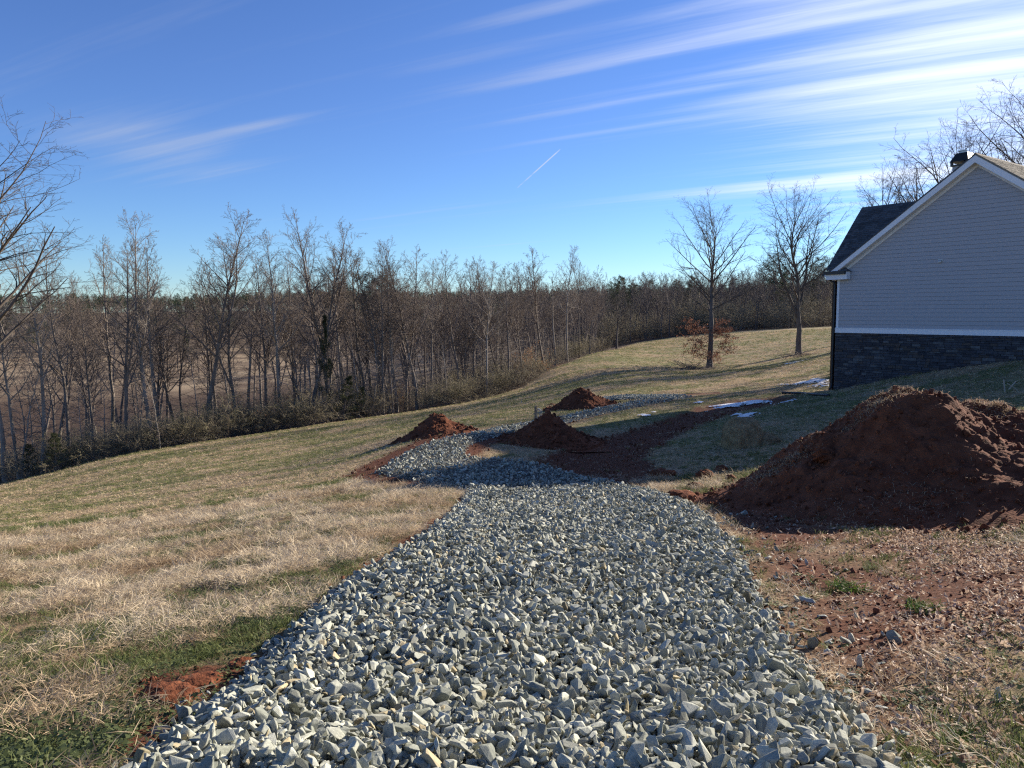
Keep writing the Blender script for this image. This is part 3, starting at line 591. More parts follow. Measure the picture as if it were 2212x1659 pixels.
# ------------------------------------------------------------------ house
HANG = math.radians(36.5)
E_S = np.array([math.sin(HANG), -math.cos(HANG), 0]); E_W = np.array([math.cos(HANG), math.sin(HANG), 0])   # along the gable wall, and into the house
HB = H1(P0[0], P0[1])
def W(px, py, w=0.0):
    """point of the photograph -> (along the wall, height) on the plane lying w metres behind the gable wall"""
    r_ = ray(px, py); t = ((P0+E_W*w)@E_W)/(r_@E_W); p = r_*t; return float((p-P0)@E_S), float(p[2]-HB)
def build_house():
    h = empty('house', (P0[0], P0[1], HB), math.atan2(E_S[1], E_S[0]))
    tag(h, 'grey sided house with steep white-trimmed gable above a dark ledge stone base', 'house')
    OH = 0.35
    sp, hp = W(2107, 331, -OH); sb, hb = W(1790, 587, -OH); m = (hp-hb)/(sp-sb); SW = 2*sp
    line = lambda s: hp-abs(s-sp)*m
    zb = W(1808, 708)[1]; zs = zb-0.235            # top of the band board, top of the stone
    # core walls, coloured dark to paint shadow lines between the siding boards
    b = MB(); DEP = 13.0
    b.prism([(0.03, 0.02, zs), (SW-0.03, 0.02, zs), (SW-0.03, 0.02, line(SW)-0.32), (sp, 0.02, hp-0.32), (0.03, 0.02, line(0)-0.32)], (0, DEP, 0)); b.build('wall', M_mortargap, h)
    b = MB(); b.box(0.02, SW-0.02, 0.0, DEP, -1.2, zs-0.002); b.build('foundation', M_mortargap, h)
    # siding boards, one by one
    e = 0.178; z = zb+0.003; under = 0.34; i = 0
    while z < hp-under-0.05:
        z1 = min(z+e-0.006, hp-under-0.01)
        def lim(zz): return max(0.125, sp-(hp-under-zz)/m)
        a0, a1 = lim(z), lim(z1)
        v = rng.uniform(-0.0015, 0.0015)
        b = MB(); b.hexa([(a0, -0.026+v, z), (SW-a0, -0.026+v, z), (SW-a0, 0.018, z), (a0, 0.018, z), (a1, -0.010+v, z1), (SW-a1, -0.010+v, z1), (SW-a1, 0.018, z1), (a1, 0.018, z1)])
        b.build('siding_board', M_siding, h); z += e; i += 1
    b = MB(); b.box(0.0, 0.12, -0.034, 0.11, zb, line(0.0)-0.34); b.build('corner_trim', M_trim, h)
    b = MB(); b.box(-0.03, SW+0.03, -0.055, 0.016, zs, zb); b.box(-0.035, SW+0.035, -0.07, 0.016, zb-0.03, zb+0.004); b.build('band_board', M_trim, h)
    # ledge stone veneer
    g = np.random.default_rng(3); stones = []; z = -0.3
    while z < zs-0.05:
        hh = g.uniform(0.06, 0.15); hh = min(hh, zs-z-0.004); s = 0.0
        while s < SW:
            ln = min(g.uniform(0.14, 0.52), SW-s)
            if z+hh > (0.12+0.21*s)-0.25 and ln > 0.05: stones.append((s, ln, z, hh))
            s += ln
        z += hh
    vis = sorted([q for q in stones if q[0] < 8.1 and q[2] > 0.2+0.2*q[0]], key=lambda q: -q[1]*q[3]); lead = set(vis[:298]); rest = MB(); rmi = []
    def stone_box(q, mb):
        s, ln, z, hh = q; j = lambda k: g.uniform(-k, k); w = -0.045-g.uniform(0, 0.035); gp = 0.006
        mb.hexa([(s+gp, w+j(.01), z+gp), (s+ln-gp, w+j(.01), z+gp), (s+ln-gp, 0.03, z+gp), (s+gp, 0.03, z+gp), (s+gp+j(.004), w+j(.012), z+hh-gp), (s+ln-gp+j(.004), w+j(.012), z+hh-gp), (s+ln-gp, 0.03, z+hh-gp), (s+gp, 0.03, z+hh-gp)])
    pick = lambda: int(g.choice(4, p=[0.45, 0.30, 0.10, 0.15]))
    for q in stones:
        if q in lead: b = MB(); stone_box(q, b); b.build('ledge_stone', M_veneer[pick()], h)
        else: stone_box(q, rest); rmi += [pick()]*6
    o = rest.build('small_ledge_stones', M_veneer[0], h); o['kind'] = 'stuff'
    for mm in M_veneer[1:]: o.data.materials.append(mm)
    o.data.polygons.foreach_set('material_index', np.array(rmi, np.int32))
    # main roof: two slabs, rake boards, soffits
    th = 0.10
    for sg in (-1, 1):
        f = (lambda s: s) if sg < 0 else (lambda s: 2*sp-s)
        p = lambda s, dz: (f(s), -OH-0.03, line(s)+dz)
        b = MB(); b.prism([p(sb-0.06, 0.0), p(sp, 0.0), p(sp, -0.07), p(sb-0.06, -0.07)], (0, DEP+OH, 0)); b.build('roof_deck', M_shingleshade if sg < 0 else M_shinglelit, h)
        b = MB(); q = lambda s, dz: (f(s), -OH-0.015, line(s)+dz)
        b.prism([q(sb, -0.072), q(sp, -0.072), q(sp, -0.36), q(sb, -0.36 if sg > 0 else -0.30)], (0, 0.035, 0)); b.build('rake_board', M_trim, h)
        b = MB(); q = lambda s, dz: (f(s), -OH+0.022, line(s)+dz)
        b.prism([q(sb+0.3, -0.30), q(sp, -0.30), q(sp, -0.33), q(sb+0.3, -0.33)], (0, OH-0.03, 0)); b.build('soffit', M_soffit, h)
        b = MB(); q = lambda s, dz: (f(s), -0.045, line(s)+dz)
        b.prism([q(0.12, -0.335), q(sp, -0.335), q(sp, -0.50), q(0.12, -0.50)], (0, 0.03, 0)); b.build('frieze_board', M_soffit, h)
    # shingles in courses on the sunlit slope and on the wing
    def courses(name, o0, du, dv, nu, nv, nrm, m_, parent, clip=None):
        mb = MB(); o0, du, dv, nrm = map(np.array, (o0, du, dv, nrm))
        for j in range(nv):
            off = g.uniform(0, 0.3); u = -off
            while u < nu:
                wd = g.uniform(0.16, 0.34); u0 = max(u, 0); u1 = min(u+wd, nu)
                if u1-u0 > 0.03 and (clip is None or clip(u0, j*0.14)):
                    t = 0.008+g.uniform(0, 0.010); q = lambda uu, vv, n: o0+du*uu+dv*vv+nrm*n
                    mb.hexa([q(u0+.002, j*0.14, 0.002), q(u1-.002, j*0.14, 0.002), q(u1-.002, j*0.14+0.15, 0.001), q(u0+.002, j*0.14+0.15, 0.001), q(u0+.002, j*0.14, t+0.006), q(u1-.002, j*0.14, t+0.006), q(u1-.002, j*0.14+0.15, t*0.4), q(u0+.002, j*0.14+0.15, t*0.4)])
                u += wd
        o = mb.build(name, m_, parent); o['kind'] = 'stuff'; return o
    k = math.hypot(1, m); eave = 2*sp-(sb-0.06)
    courses('shingles', (eave, -OH-0.03, line(eave)+0.001), (0, 1, 0), (-1/k, 0, m/k), 5.0, int((eave-sp)*k/0.14)-1, (m/k, 0, 1/k), M_shinglelit, h)
    # ridge cap
    b = MB(); b.prism([(sp-0.14, -OH-0.035, line(sp-0.14)+0.012), (sp, -OH-0.035, hp+0.03), (sp+0.14, -OH-0.035, line(sp+0.14)+0.012), (sp, -OH-0.035, hp+0.005)], (0, 6.0, 0)); b.build('ridge_cap', M_shinglelit, h)
    # wing with its own roof slope in the shaded shingle colour, behind the left end
    we, hw = 0.25, W(1786, 581, 0.25)[1]; se = W(1786, 581, 0.25)[0]
    best = None
    for ww in np.linspace(2, 7, 101):
        s_, h_ = W(1862, 448, ww)
        if best is None or abs(s_-se) < best[0]: best = (abs(s_-se), ww, h_)
    wr, hr = best[1], best[2]; mw = (hr-hw)/(wr-we); kw = math.hypot(1, mw); SE = 8.5
    b = MB(); b.prism([(se, we, hw), (se, wr, hr), (se, 2*wr-we, hw), (se, 2*wr-we, hw-0.1), (se, wr, hr-0.1), (se, we, hw-0.1)], (SE-se, 0, 0)); b.build('wing_roof', M_shingleshade, h)
    b = MB(); b.prism([(se+0.35, we+0.4, 0), (se+0.35, we+0.4, hw+0.15), (se+0.35, wr, hr-0.12), (se+0.35, 2*wr-we-0.4, hw+0.15), (se+0.35, 2*wr-we-0.4, 0)], (SE-se-1, 0, 0)); b.build('wing_wall', M_siding, h)
    courses('wing_shingles', (se, we, hw+0.001), (1, 0, 0), (0, 1/kw, mw/kw), 6.4, int((wr-we)*kw/0.14), (0, -mw/kw, 1/kw), M_shingleshade, h)
    # eave return with small roof, gutters, downspout
    x0, zt = W(1781, 588, -OH-0.05); x1, zl = W(1829, 603, -OH)
    b = MB(); b.box(W(1793, 600)[0], x1, -OH-0.01, -0.04, zl, zt-0.005); b.build('eave_return', M_trim, h)
    rx0, rx1 = W(1797, 588, -OH)[0], W(1832, 588, -OH)[0]; ax, az = W(1816, 572, -0.1)
    b = MB(); V = [(rx0, -OH-0.06, zt), (rx1, -OH-0.06, zt), (rx1, -0.03, zt), (rx0, -0.03, zt), (ax, -0.03, az), (ax-0.05, -0.05, az-0.01)]
    b.add(V, [(0, 3, 2, 1), (0, 1, 4), (1, 2, 4), (0, 4, 3), (2, 3, 4)]); b.build('return_roof', M_shingleshade, h)
    gx0, gx1 = W(1779, 590, -OH-0.1)[0], W(1825, 590, -OH-0.1)[0]
    def gutter(x0_, x1_, y0_, y1_, z0_, z1_): b = MB(); b.box(x0_, x1_, y0_, y1_, z0_, z1_); b.box(x0_-0.005, x1_+0.005, y0_-0.012, y1_+0.005, z1_-0.02, z1_+0.008); return b.build('gutter', M_black, h)
    gutter(gx0, gx1, -OH-0.14, -OH-0.015, zt-0.13, zt)
    g2 = W(1774, 594, -OH)[0]; gutter(g2, g2+0.13, -OH+0.05, 6.0, zt-0.20, zt-0.09)
    b = MB(); b.box(g2+0.131, sb+0.02, -OH+0.06, 6.0, zt-0.24, zt-0.03); b.build('fascia', M_trim, h)
    b = MB(); dx = -0.09; b.tube([(g2+0.16, -0.10, zt-0.2), (g2+0.2, -0.10, zt-0.32), (dx-0.04, -0.10, zt-0.5), (dx, -0.10, zt-0.66), (dx, -0.10, 0.35), (dx, -0.10, 0.12), (dx, -0.32, 0.03)], 0.042, 8); b.build('downspout', M_black, h, True)
    b = MB(); b.box(-0.30, -0.145, 0.08, 0.24, -0.6, zt-0.25); b.build('porch_post', M_brownpost, h)
    b = MB(); b.box(-0.33, -0.115, 0.05, 0.27, zt-0.42, zt-0.24); b.build('post_cap', M_trim, h)
    # wall vent
    vx, vz = W(2032, 563); b = MB()
    b.hexa([(vx-0.09, -0.035, vz-0.045), (vx+0.09, -0.035, vz-0.045), (vx+0.09, -0.02, vz-0.045), (vx-0.09, -0.02, vz-0.045), (vx-0.09, -0.035, vz+0.06), (vx+0.09, -0.035, vz+0.06), (vx+0.09, -0.02, vz+0.06), (vx-0.09, -0.02, vz+0.06)])
    b.hexa([(vx-0.07, -0.12, vz-0.04), (vx+0.07, -0.12, vz-0.04), (vx+0.07, -0.036, vz-0.04), (vx-0.07, -0.036, vz-0.04), (vx-0.06, -0.06, vz+0.045), (vx+0.06, -0.06, vz+0.045), (vx+0.06, -0.036, vz+0.045), (vx-0.06, -0.036, vz+0.045)])
    b.box(vx-0.075, vx+0.075, -0.119, -0.036, vz-0.075, vz-0.042); b.build('wall_vent', M_galv, h)
    # chimney on the ridge
    wc = 2.4; cx, cz = W(2091, 347, wc); cl = W(2053, 347, wc)[0]; D = 1.55; ct = W(2091, 326, wc)[1]; vb = hp-1.6
    b = MB(); b.box(cl+0.07, cx-0.07, wc+0.07, wc+D-0.07, vb, cz-0.13); ch = b.build('chimney', M_siding, h)
    b = MB(); b.box(cl, cx, wc, wc+D, cz-0.15, cz-0.09)
    for (sx, sy) in ((cl, wc), (cx-0.08, wc), (cl, wc+D-0.08), (cx-0.08, wc+D-0.08)): b.box(sx, sx+0.08, sy, sy+0.08, cz-0.088, cz+0.035)
    ins = 0.16; b.hexa([(cl-0.03, wc-0.03, cz+0.036), (cx+0.03, wc-0.03, cz+0.036), (cx+0.03, wc+D+0.03, cz+0.036), (cl-0.03, wc+D+0.03, cz+0.036), (cl+ins, wc+ins, ct), (cx-ins+0.06, wc+ins, ct), (cx-ins+0.06, wc+D-ins, ct), (cl+ins, wc+D-ins, ct)])
    b.build('chimney_cap', M_metaldark, ch)
    mx_, my_ = cx-0.42, wc+0.45; b = MB(); b.tube([(mx_, my_, ct-0.01), (mx_, my_, ct+0.10)], 0.14, 14); b.tube([(mx_, my_, ct+0.101), (mx_, my_, ct+0.14)], 0.185, 14); b.build('flue_cap', M_galv, ch)
    return h
build_house()

# ------------------------------------------------------------------ heaps of red clay
def lumps_child(name, parent, pts, sizes, seed, m_, cols=None):
    """joined rough lumps as one part"""
    g = np.random.default_rng(seed); srcs = [rock_mesh('lump_shape', seed+k, 16, 0.8, 0.1) for k in range(4)]; V = []; Fs = []; n0 = 0
    for p, s in zip(pts, sizes):
        me = srcs[g.integers(4)]; R = np.array(Euler(g.uniform(0, 6, 3)).to_matrix()); v = np.array([q.co for q in me.vertices])@R.T*s+p; V.append(v)
        Fs += [tuple(i+n0 for i in f.vertices) for f in me.polygons]; n0 += len(v)
    for me in srcs: bpy.data.meshes.remove(me)
    o = link(name, mesh(name, np.vstack(V), Fs), m_, parent); o['kind'] = 'stuff'; return o
def clay_pile(label, cx, cy, cones, seed, res, nl, lump, group='heaps of red clay beside the gravel path', cat='dirt pile', name='dirt_pile', grass=0, tip=None):
    """cones: list of (dx, dy, height, radius, sharpness)"""
    base = H1(cx, cy); R = max(math.hypot(c[0], c[1])+c[3]*1.35 for c in cones)
    g = np.linspace(-R, R, res); X, Y = np.meshgrid(g, g, indexing='ij')
    def hgt(X, Y):
        wx = X+(fbm(X*2.4/R+seed, Y*2.4/R, 3)-0.5)*0.26*R; wy = Y+(fbm(X*2.4/R+40, Y*2.4/R+seed, 3)-0.5)*0.26*R
        h = np.zeros_like(X)-9
        for dx, dy, hh, rad, sh in cones:
            d = np.hypot(wx-dx, wy-dy)/rad; c = hh*(1-d)*np.where(d < 0.25, 1-0.5*(0.25-d)*sh, 1); c = np.where(d > 0.75, hh*0.25*np.clip(1-(d-0.75)/0.55, -1, 1)**1.6*np.sign(np.clip(1-(d-0.75)/0.55, -1, 1)), c) if True else c
            h = np.maximum(h, np.nan_to_num(c, nan=-0.2))
        top = max(c[2] for c in cones); k = np.clip(h/top, 0, 1)
        rel = (fbm(X*5/R+seed, Y*5/R, 4, 0.55)-0.5)*0.24*top+(fbm(X*16+seed, Y*16, 3, 0.6)-0.5)*0.045*min(1, top)+(np.abs(fbm(X*5+seed, Y*5, 3)-0.5))*0.12*min(1, top)
        return np.where(h > 0, h+rel*np.clip(h/top*4, 0, 1), h*0.3)
    Hh = hgt(X, Y); gz = H(X+cx, Y+cy)
    Z = np.maximum(gz+Hh, gz-0.12)-base
    o = link(name, mesh(name, np.stack([X.ravel(), Y.ravel(), Z.ravel()], -1), (lambda i: np.stack([i[:-1, :-1], i[1:, :-1], i[1:, 1:], i[:-1, 1:]], -1).reshape(-1, 4))(np.arange(res*res).reshape(res, res)), True), M_soil)
    o.location = (cx, cy, base); tag(o, label, cat, group)
    gg = np.random.default_rng(seed); th = gg.uniform(0, 2*np.pi, nl*3); rd = R*np.sqrt(gg.random(nl*3)); px, py = rd*np.cos(th), rd*np.sin(th); hh = hgt(px, py)
    ok = hh > -0.02; px, py, hh = px[ok][:nl], py[ok][:nl], hh[ok][:nl]; sz = np.exp(gg.normal(math.log(lump), 0.5, len(px))).clip(lump*0.35, lump*3.2)
    pts = np.stack([px, py, H(px+cx, py+cy)-base+np.maximum(hh, 0)+sz*0.08], -1); lumps_child('clods', o, pts, sz, seed, M_clod)
    return o, hgt, base
def pile_at(px, py, peak, wl, wr_, label, seed, res=110, nl=500, **k):
    c = G(px, py); z = float(c@fwd); hgt = P(px, peak, z)[2]-c[2]; rad = (wr_-wl)/2*z/F; off = ((wl+wr_)/2-px)*z/F
    return clay_pile(label, c[0]+off*0.5, c[1], [(-off*0.5, 0, hgt*1.03, rad*0.98, 0.35), (off*0.9, 0.12*rad, hgt*0.66, rad*0.75, 0.8)], seed, res, nl, rad*0.065, **k)
pile_at(938, 937, 891, 864, 1018, 'crumbly red clay heap left of the curving gravel path', 21)
pile_at(1185, 952, 890, 1090, 1272, 'dark red clay heap in the inside bend of the gravel path, hiding a post base', 22)
pile_at(1256, 878, 836, 1192, 1322, 'farthest dark red clay heap, beyond the post, left of the gravel spur', 23)
pile_at(1190, 876, 871, 1176, 1204, 'tiny low patch of red soil on the grass left of the farthest heap', 24, res=40, nl=60)
# the large mound in front of the house
MZ = 12.0
mc = np.array([(1990-CX)/F*MZ, MZ]); mz = H1(*mc); pk = P(1930, 836, MZ); p2 = P(2082, 866, MZ+0.2); p3 = P(2225, 975, MZ); p4 = P(1790, 905, MZ-0.3)
big, bh, bb = clay_pile('large red clay mound with tufts of dead grass on top, in front of the house', mc[0], mc[1],
    [(pk[0]-mc[0], pk[1]-mc[1], pk[2]-mz+0.30, 2.60, 0.9), (p2[0]-mc[0], p2[1]-mc[1], p2[2]-mz+0.10, 1.95, 1.2), (p3[0]-mc[0], 0.1, p3[2]-mz-0.25, 1.6, 1.0), (p4[0]-mc[0]+0.1, -0.1, p4[2]-mz+0.08, 1.75, 0.8), (0.2, -0.6, 1.0, 2.5, 0.4)], 31, 380, 3000, 0.055)
def blades_on(name, parent, pts, length, m_, seed, width=0.006, up=0.6):
    g = np.random.default_rng(seed); n = len(pts); a = g.uniform(0, 6.28, n); lean = g.uniform(0.2, 1.3, n); L_ = length*g.uniform(0.5, 1.2, n)
    d = np.stack([np.cos(a)*np.sin(lean), np.sin(a)*np.sin(lean), np.cos(lean)*up+0.15], -1); sd = np.stack([-np.sin(a), np.cos(a), g.uniform(-.5, .5, n)], -1)*width/2
    p1 = pts+d*L_[:, None]*0.55; p2_ = p1+(d+np.stack([np.cos(a)*.5, np.sin(a)*.5, -0.6*np.ones(n)], -1))*L_[:, None]*0.45
    V = np.stack([pts-sd, pts+sd, p1+sd*0.8, p1-sd*0.8, p2_], 1).reshape(-1, 3); k = np.arange(n)[:, None]*5
    me = mesh(name, V, [tuple(q) for q in (k+np.array([0, 1, 2, 3])).tolist()]+[tuple(q) for q in (k+np.array([3, 2, 4])).tolist()])
    o = link(name, me, m_, parent); o['kind'] = 'stuff'; return o
g = np.random.default_rng(77); gp = []
for (qx, qy, rad, n) in ((1900, 845, 0.30, 420), (1950, 842, 0.22, 240), (1880, 880, 0.25, 260), (2090, 872, 0.2, 160), (2130, 960, 0.20, 260), (2160, 1000, 0.2, 200), (1700, 985, 0.22, 380), (1650, 1010, 0.2, 300), (1740, 950, 0.15, 150), (2000, 900, 0.5, 250), (1830, 1105, 0.5, 300), (2000, 1095, 0.4, 250), (2150, 930, 0.4, 200)):
    z_ = MZ if qy < 1050 else MZ-2.2; rad *= 1.35
    c = P(qx, qy, z_); x_ = c[0]-mc[0]+g.normal(0, rad*0.6, n); y_ = c[1]-mc[1]+g.normal(0, rad*0.6, n); hh = bh(x_, y_)
    gp.append(np.stack([x_, y_, H(x_+mc[0], y_+mc[1])-bb+np.maximum(hh, 0)-0.01], -1))
blades_on('dead_grass', big, np.vstack(gp), 0.14, M_deadgrass, 5, 0.0055)
# loose clods beside the mound and on the left edge
def one_clod(px, py, size, label, seed, flat=0.7):
    import bmesh
    c = G(px, py); bm = bmesh.new(); bmesh.ops.create_icosphere(bm, subdivisions=4, radius=size/2)
    V = np.array([v.co for v in bm.verts]); n = (fbm(V[:, 0]*4/size+seed, V[:, 1]*4/size+V[:, 2]*5/size, 5, 0.7)-0.5)*1.1
    V = V*(1+n[:, None])*np.array([1.15, 0.95, flat])
    for v, q in zip(bm.verts, V): v.co = q
    me = bpy.data.meshes.new('clay_clod'); bm.to_mesh(me); bm.free(); me.polygons.foreach_set('use_smooth', np.ones(len(me.polygons), bool))
    o = link('clay_clod', me, M_soil); o.location = (c[0], c[1], c[2]+size*flat*0.25); o.rotation_euler = (0, 0, seed); tag(o, label, 'clod', 'clods of red clay'); return o
one_clod(1524, 1034, 0.36, 'larger round red clod on the grass left of the big mound', 3)
one_clod(1558, 1020, 0.29, 'smaller red clod farther back, left of the big mound foot', 4)
one_clod(1580, 1036, 0.2, 'little dark clod touching the shadow of the big mound', 5)
one_clod(1505, 1054, 0.30, 'flattened red clod nearest the gravel edge, left of the mound', 6, 0.5)
one_clod(1430, 1030, 0.62, 'broad red soil lump at the mouth of the dirt track', 7, 0.4)
one_clod(1470, 1075, 0.5, 'low red soil lump at the right gravel edge', 8, 0.35)
one_clod(365, 1510, 0.24, 'crumbled red clay lump on the left edge of the gravel, lower left', 9, 0.3)
one_clod(425, 1478, 0.20, 'smooth red clay slab at the left gravel edge', 10, 0.22)
one_clod(520, 1440, 0.15, 'small red clay lump between grass and gravel, upper of the left edge', 11, 0.3)
one_clod(2046, 1108, 0.16, 'pale orange clay chunk standing at the foot of the big mound', 12, 1.2)
q = P(1790, 900, MZ-0.45); q[2] = H1(q[0], q[1])+float(bh(np.array([q[0]-mc[0]]), np.array([q[1]-mc[1]]))[0])+0.04
one_clod(1790, 905, 0.36, 'blocky red clay lump jutting from the left shoulder of the big mound', 13, 0.75).location = tuple(q)

# ------------------------------------------------------------------ straw heap, post, hose, stakes, pipe, snow
M_oldstraw = add_translucent(mat('old_straw', (0.24, 0.17, 0.085), (0.46, 0.35, 0.19), 6, 0.85, island=0.4), 0.2)
def hay():
    c = G(1612, 962); z = float(c@fwd); k = z/F; g = np.random.default_rng(8)
    root = empty('straw_bale', c); tag(root, 'slumped round heap of old straw on pale grass beside the dirt track', 'straw bale')
    def lump(cx, cy, rx, ry, rz, zc, seed):
        import bmesh
        bm = bmesh.new(); bmesh.ops.create_icosphere(bm, subdivisions=5, radius=1); V = np.array([v.co for v in bm.verts])
        V = np.sign(V)*np.abs(V)**0.82; n = 1+(fbm(V[:, 0]*2+seed, V[:, 1]*2+V[:, 2]*1.7, 5, 0.6)-0.5)*0.35; V = V*n[:, None]*np.array([rx, ry, rz])+np.array([cx, cy, zc])
        for v, q in zip(bm.verts, V): v.co = q
        me = bpy.data.meshes.new('heap'); bm.to_mesh(me); bm.free(); me.polygons.foreach_set('use_smooth', np.ones(len(me.polygons), bool)); return me, V
    specs = [(-0.08, 0.05, 43*k, 43*k, 56*k, 6*k, 1.0), (32*k, -0.05, 36*k, 36*k, 24*k, 2*k, 2.0), (48*k, -0.1, 24*k, 26*k, 14*k, 0, 3.0)]
    pts = []
    for i, s in enumerate(specs):
        me, V = lump(*s); link('core' if i == 0 else 'slumped_straw', me, M_oldstraw, root); pts.append(V)
    A = np.vstack(pts); A = A[A[:, 2] > -0.02]; q = A[g.integers(0, len(A), 5200)]; n = len(q); ctr = np.array([0.1, 0, 0.2]); nr = q-ctr; nr /= np.linalg.norm(nr, axis=1, keepdims=True)
    t = np.cross(nr, g.normal(size=(n, 3))); t /= np.linalg.norm(t, axis=1, keepdims=True); t += nr*g.uniform(-0.1, 0.25, (n, 1)); L_ = g.uniform(0.05, 0.17, (n, 1)); s = np.cross(t, nr)*0.0035
    q = q+nr*0.006; V = np.stack([q-t*L_/2-s, q-t*L_/2+s, q+t*L_/2+s, q+t*L_/2-s], 1).reshape(-1, 3); Fq = np.arange(n*4).reshape(n, 4)
    o = link('straw', mesh('straw', V, Fq), M_oldstraw, root); o['kind'] = 'stuff'
hay()
c = G(1157, 913); zc = float(c@fwd); top = P(1156, 877, zc)[2]-c[2]
b = MB(); r_ = 0.055; b.hexa([(-r_, -r_, -0.2), (r_, -r_, -0.2), (r_, r_, -0.2), (-r_, r_, -0.2), (-r_+.012, -r_, top), (r_-.008, -r_, top+0.012), (r_-.008, r_, top+0.012), (-r_+.012, r_, top)])
o = b.build('wooden_post', M_wood); o.location = tuple(c); tag(o, 'short weathered wooden post rising behind the dark middle clay heap', 'post')
root = empty('garden_hose', tuple(c)); tag(root, 'loops of pale grey hose hung beside the short wooden post', 'hose')
for i in range(4):
    t = np.linspace(0, 1, 18); w = 0.07+0.035*i; xx = 0.085+0.03*i+w*(1-np.cos(t*2*np.pi))/2*(0.7+0.1*i); zz = top-0.05-0.01*i-(0.42+0.05*i)*np.sin(t*np.pi)**0.8*0+0
    a_ = t*2*np.pi; xx = 0.10+0.02*i+(0.05+0.022*i)*np.cos(a_); zz = top*0.5+(top*0.42-0.012*i)*np.sin(a_)-0.02; yy = 0.02*i+0.02*np.sin(3*a_+i)
    b = MB(); b.tube(np.stack([xx, yy-0.03, zz], -1), 0.012, 6); b.build('coil', M_hose, root, True)
b = MB(); b.tube([(0.05, 0, top-0.03), (0.13, 0.02, top-0.02)], 0.012, 6); b.build('hanger', M_wood, root)
def stake(p0, p1, label, z):
    a = P(*p0, z); e_ = P(*p1, z); o = empty('x', a); bpy.data.objects.remove(o); b = MB(); d = e_-a; sx = np.array([0.018, 0, 0]); sy = np.array([0, 0.010, 0]); a2 = a-d*0.15
    b.hexa([a2-sx-sy-a, a2+sx-sy-a, a2+sx+sy-a, a2-sx+sy-a, d-sx-sy, d+sx-sy, d+sx+sy, d-sx+sy]); o = b.build('wooden_stake', M_stake); o.location = tuple(a); tag(o, label, 'stake', 'pale wooden stakes on the grass by the stone wall')
zk = float(G(2180, 846)@fwd)
stake((2171, 848), (2168, 820), 'upright pale stake, leftmost by the stone wall at the right edge', zk)
stake((2203, 846), (2176, 828), 'pale stake leaning left across another in the grass by the house', zk)
stake((2181, 839), (2195, 823), 'pale stake leaning right, crossing the other in the grass', zk+0.05)
zs_ = float(G(1127, 880)@fwd)
a = G(1126.5, 872); e_ = P(1126.5, 863, float(a@fwd)); b = MB(); b.box(-.02, .02, -.02, .02, -.1, float(e_[2]-a[2])); o = b.build('marker_stake', M_stake); o.location = tuple(a); tag(o, 'tiny pale marker stake standing in the lawn left of the farthest clay heap', 'stake')
def pipe():
    A_ = [G(*q) for q in ((1690, 851), (1712, 851.5), (1735, 852.5), (1760, 855.5), (1790, 857.5))]; A_ = np.array(A_); t = np.linspace(0, 4, 90); pts = np.stack([np.interp(t, range(5), A_[:, i]) for i in range(3)], -1); pts[:, 2] = H(pts[:, 0], pts[:, 1])+0.06
    r_ = 0.058+0.008*np.sign(np.sin(np.arange(90)*2.2)); b = MB(); b.tube(pts-A_[0], r_, 10); o = b.build('drain_pipe', M_pipe, None, True); o.location = tuple(A_[0]); tag(o, 'black corrugated drain pipe lying on the grass left of the house corner', 'pipe')
pipe()
def snow():
    polys = [[(1735, 823), (1765, 817), (1800, 822), (1800, 829), (1760, 828), (1720, 833), (1690, 833)], [(1750, 838), (1775, 829), (1797, 828), (1797, 836), (1770, 837)], [(1520, 882), (1560, 872), (1620, 862), (1650, 859), (1660, 866), (1625, 872), (1570, 877), (1525, 886)],
             [(1655, 869), (1690, 865), (1720, 863), (1718, 867), (1680, 871)], [(1590, 905), (1610, 897), (1645, 891), (1640, 894), (1612, 901)], [(1385, 897), (1405, 893), (1420, 892), (1412, 896), (1390, 899)], [(1495, 873), (1530, 866), (1540, 866), (1520, 872)], [(1690, 788), (1740, 778), (1738, 781), (1700, 788)]]
    V = []; Fs = []; n0 = 0
    for i, pl in enumerate(polys):
        pg = GP(pl); lo = pg.min(0)-0.3; hi = pg.max(0)+0.3; st = 0.06 if hi[1]-lo[1] < 9 else 0.10; gx, gy = np.meshgrid(np.arange(lo[0], hi[0], st), np.arange(lo[1], hi[1], st), indexing='ij')
        s = sdist(gx, gy, pg)+(fbm(gx*1.2+i, gy*2.6, 5, 0.7)-0.58)*2.6; hgt = np.clip(s*0.12, -0.05, 0.05); gz = ground_z(gx, gy)+hgt+0.03-0.1*smooth(sdist(gx, gy, TRACK), -0.1, 0.4); ok = s > -0.05
        q = ok[:-1, :-1] & ok[1:, :-1] & ok[1:, 1:] & ok[:-1, 1:]; idx = np.arange(gx.size).reshape(gx.shape); f = np.stack([idx[:-1, :-1][q], idx[1:, :-1][q], idx[1:, 1:][q], idx[:-1, 1:][q]], -1)
        if not len(f): continue
        used, inv = np.unique(f, return_inverse=True); V.append(np.stack([gx.ravel(), gy.ravel(), gz.ravel()], -1)[used]); Fs.append(inv.reshape(-1, 4)+n0); n0 += len(used)
    o = link('snow', mesh('snow', np.vstack(V), np.vstack(Fs), True), M_snow); tag(o, kind='stuff')
snow()

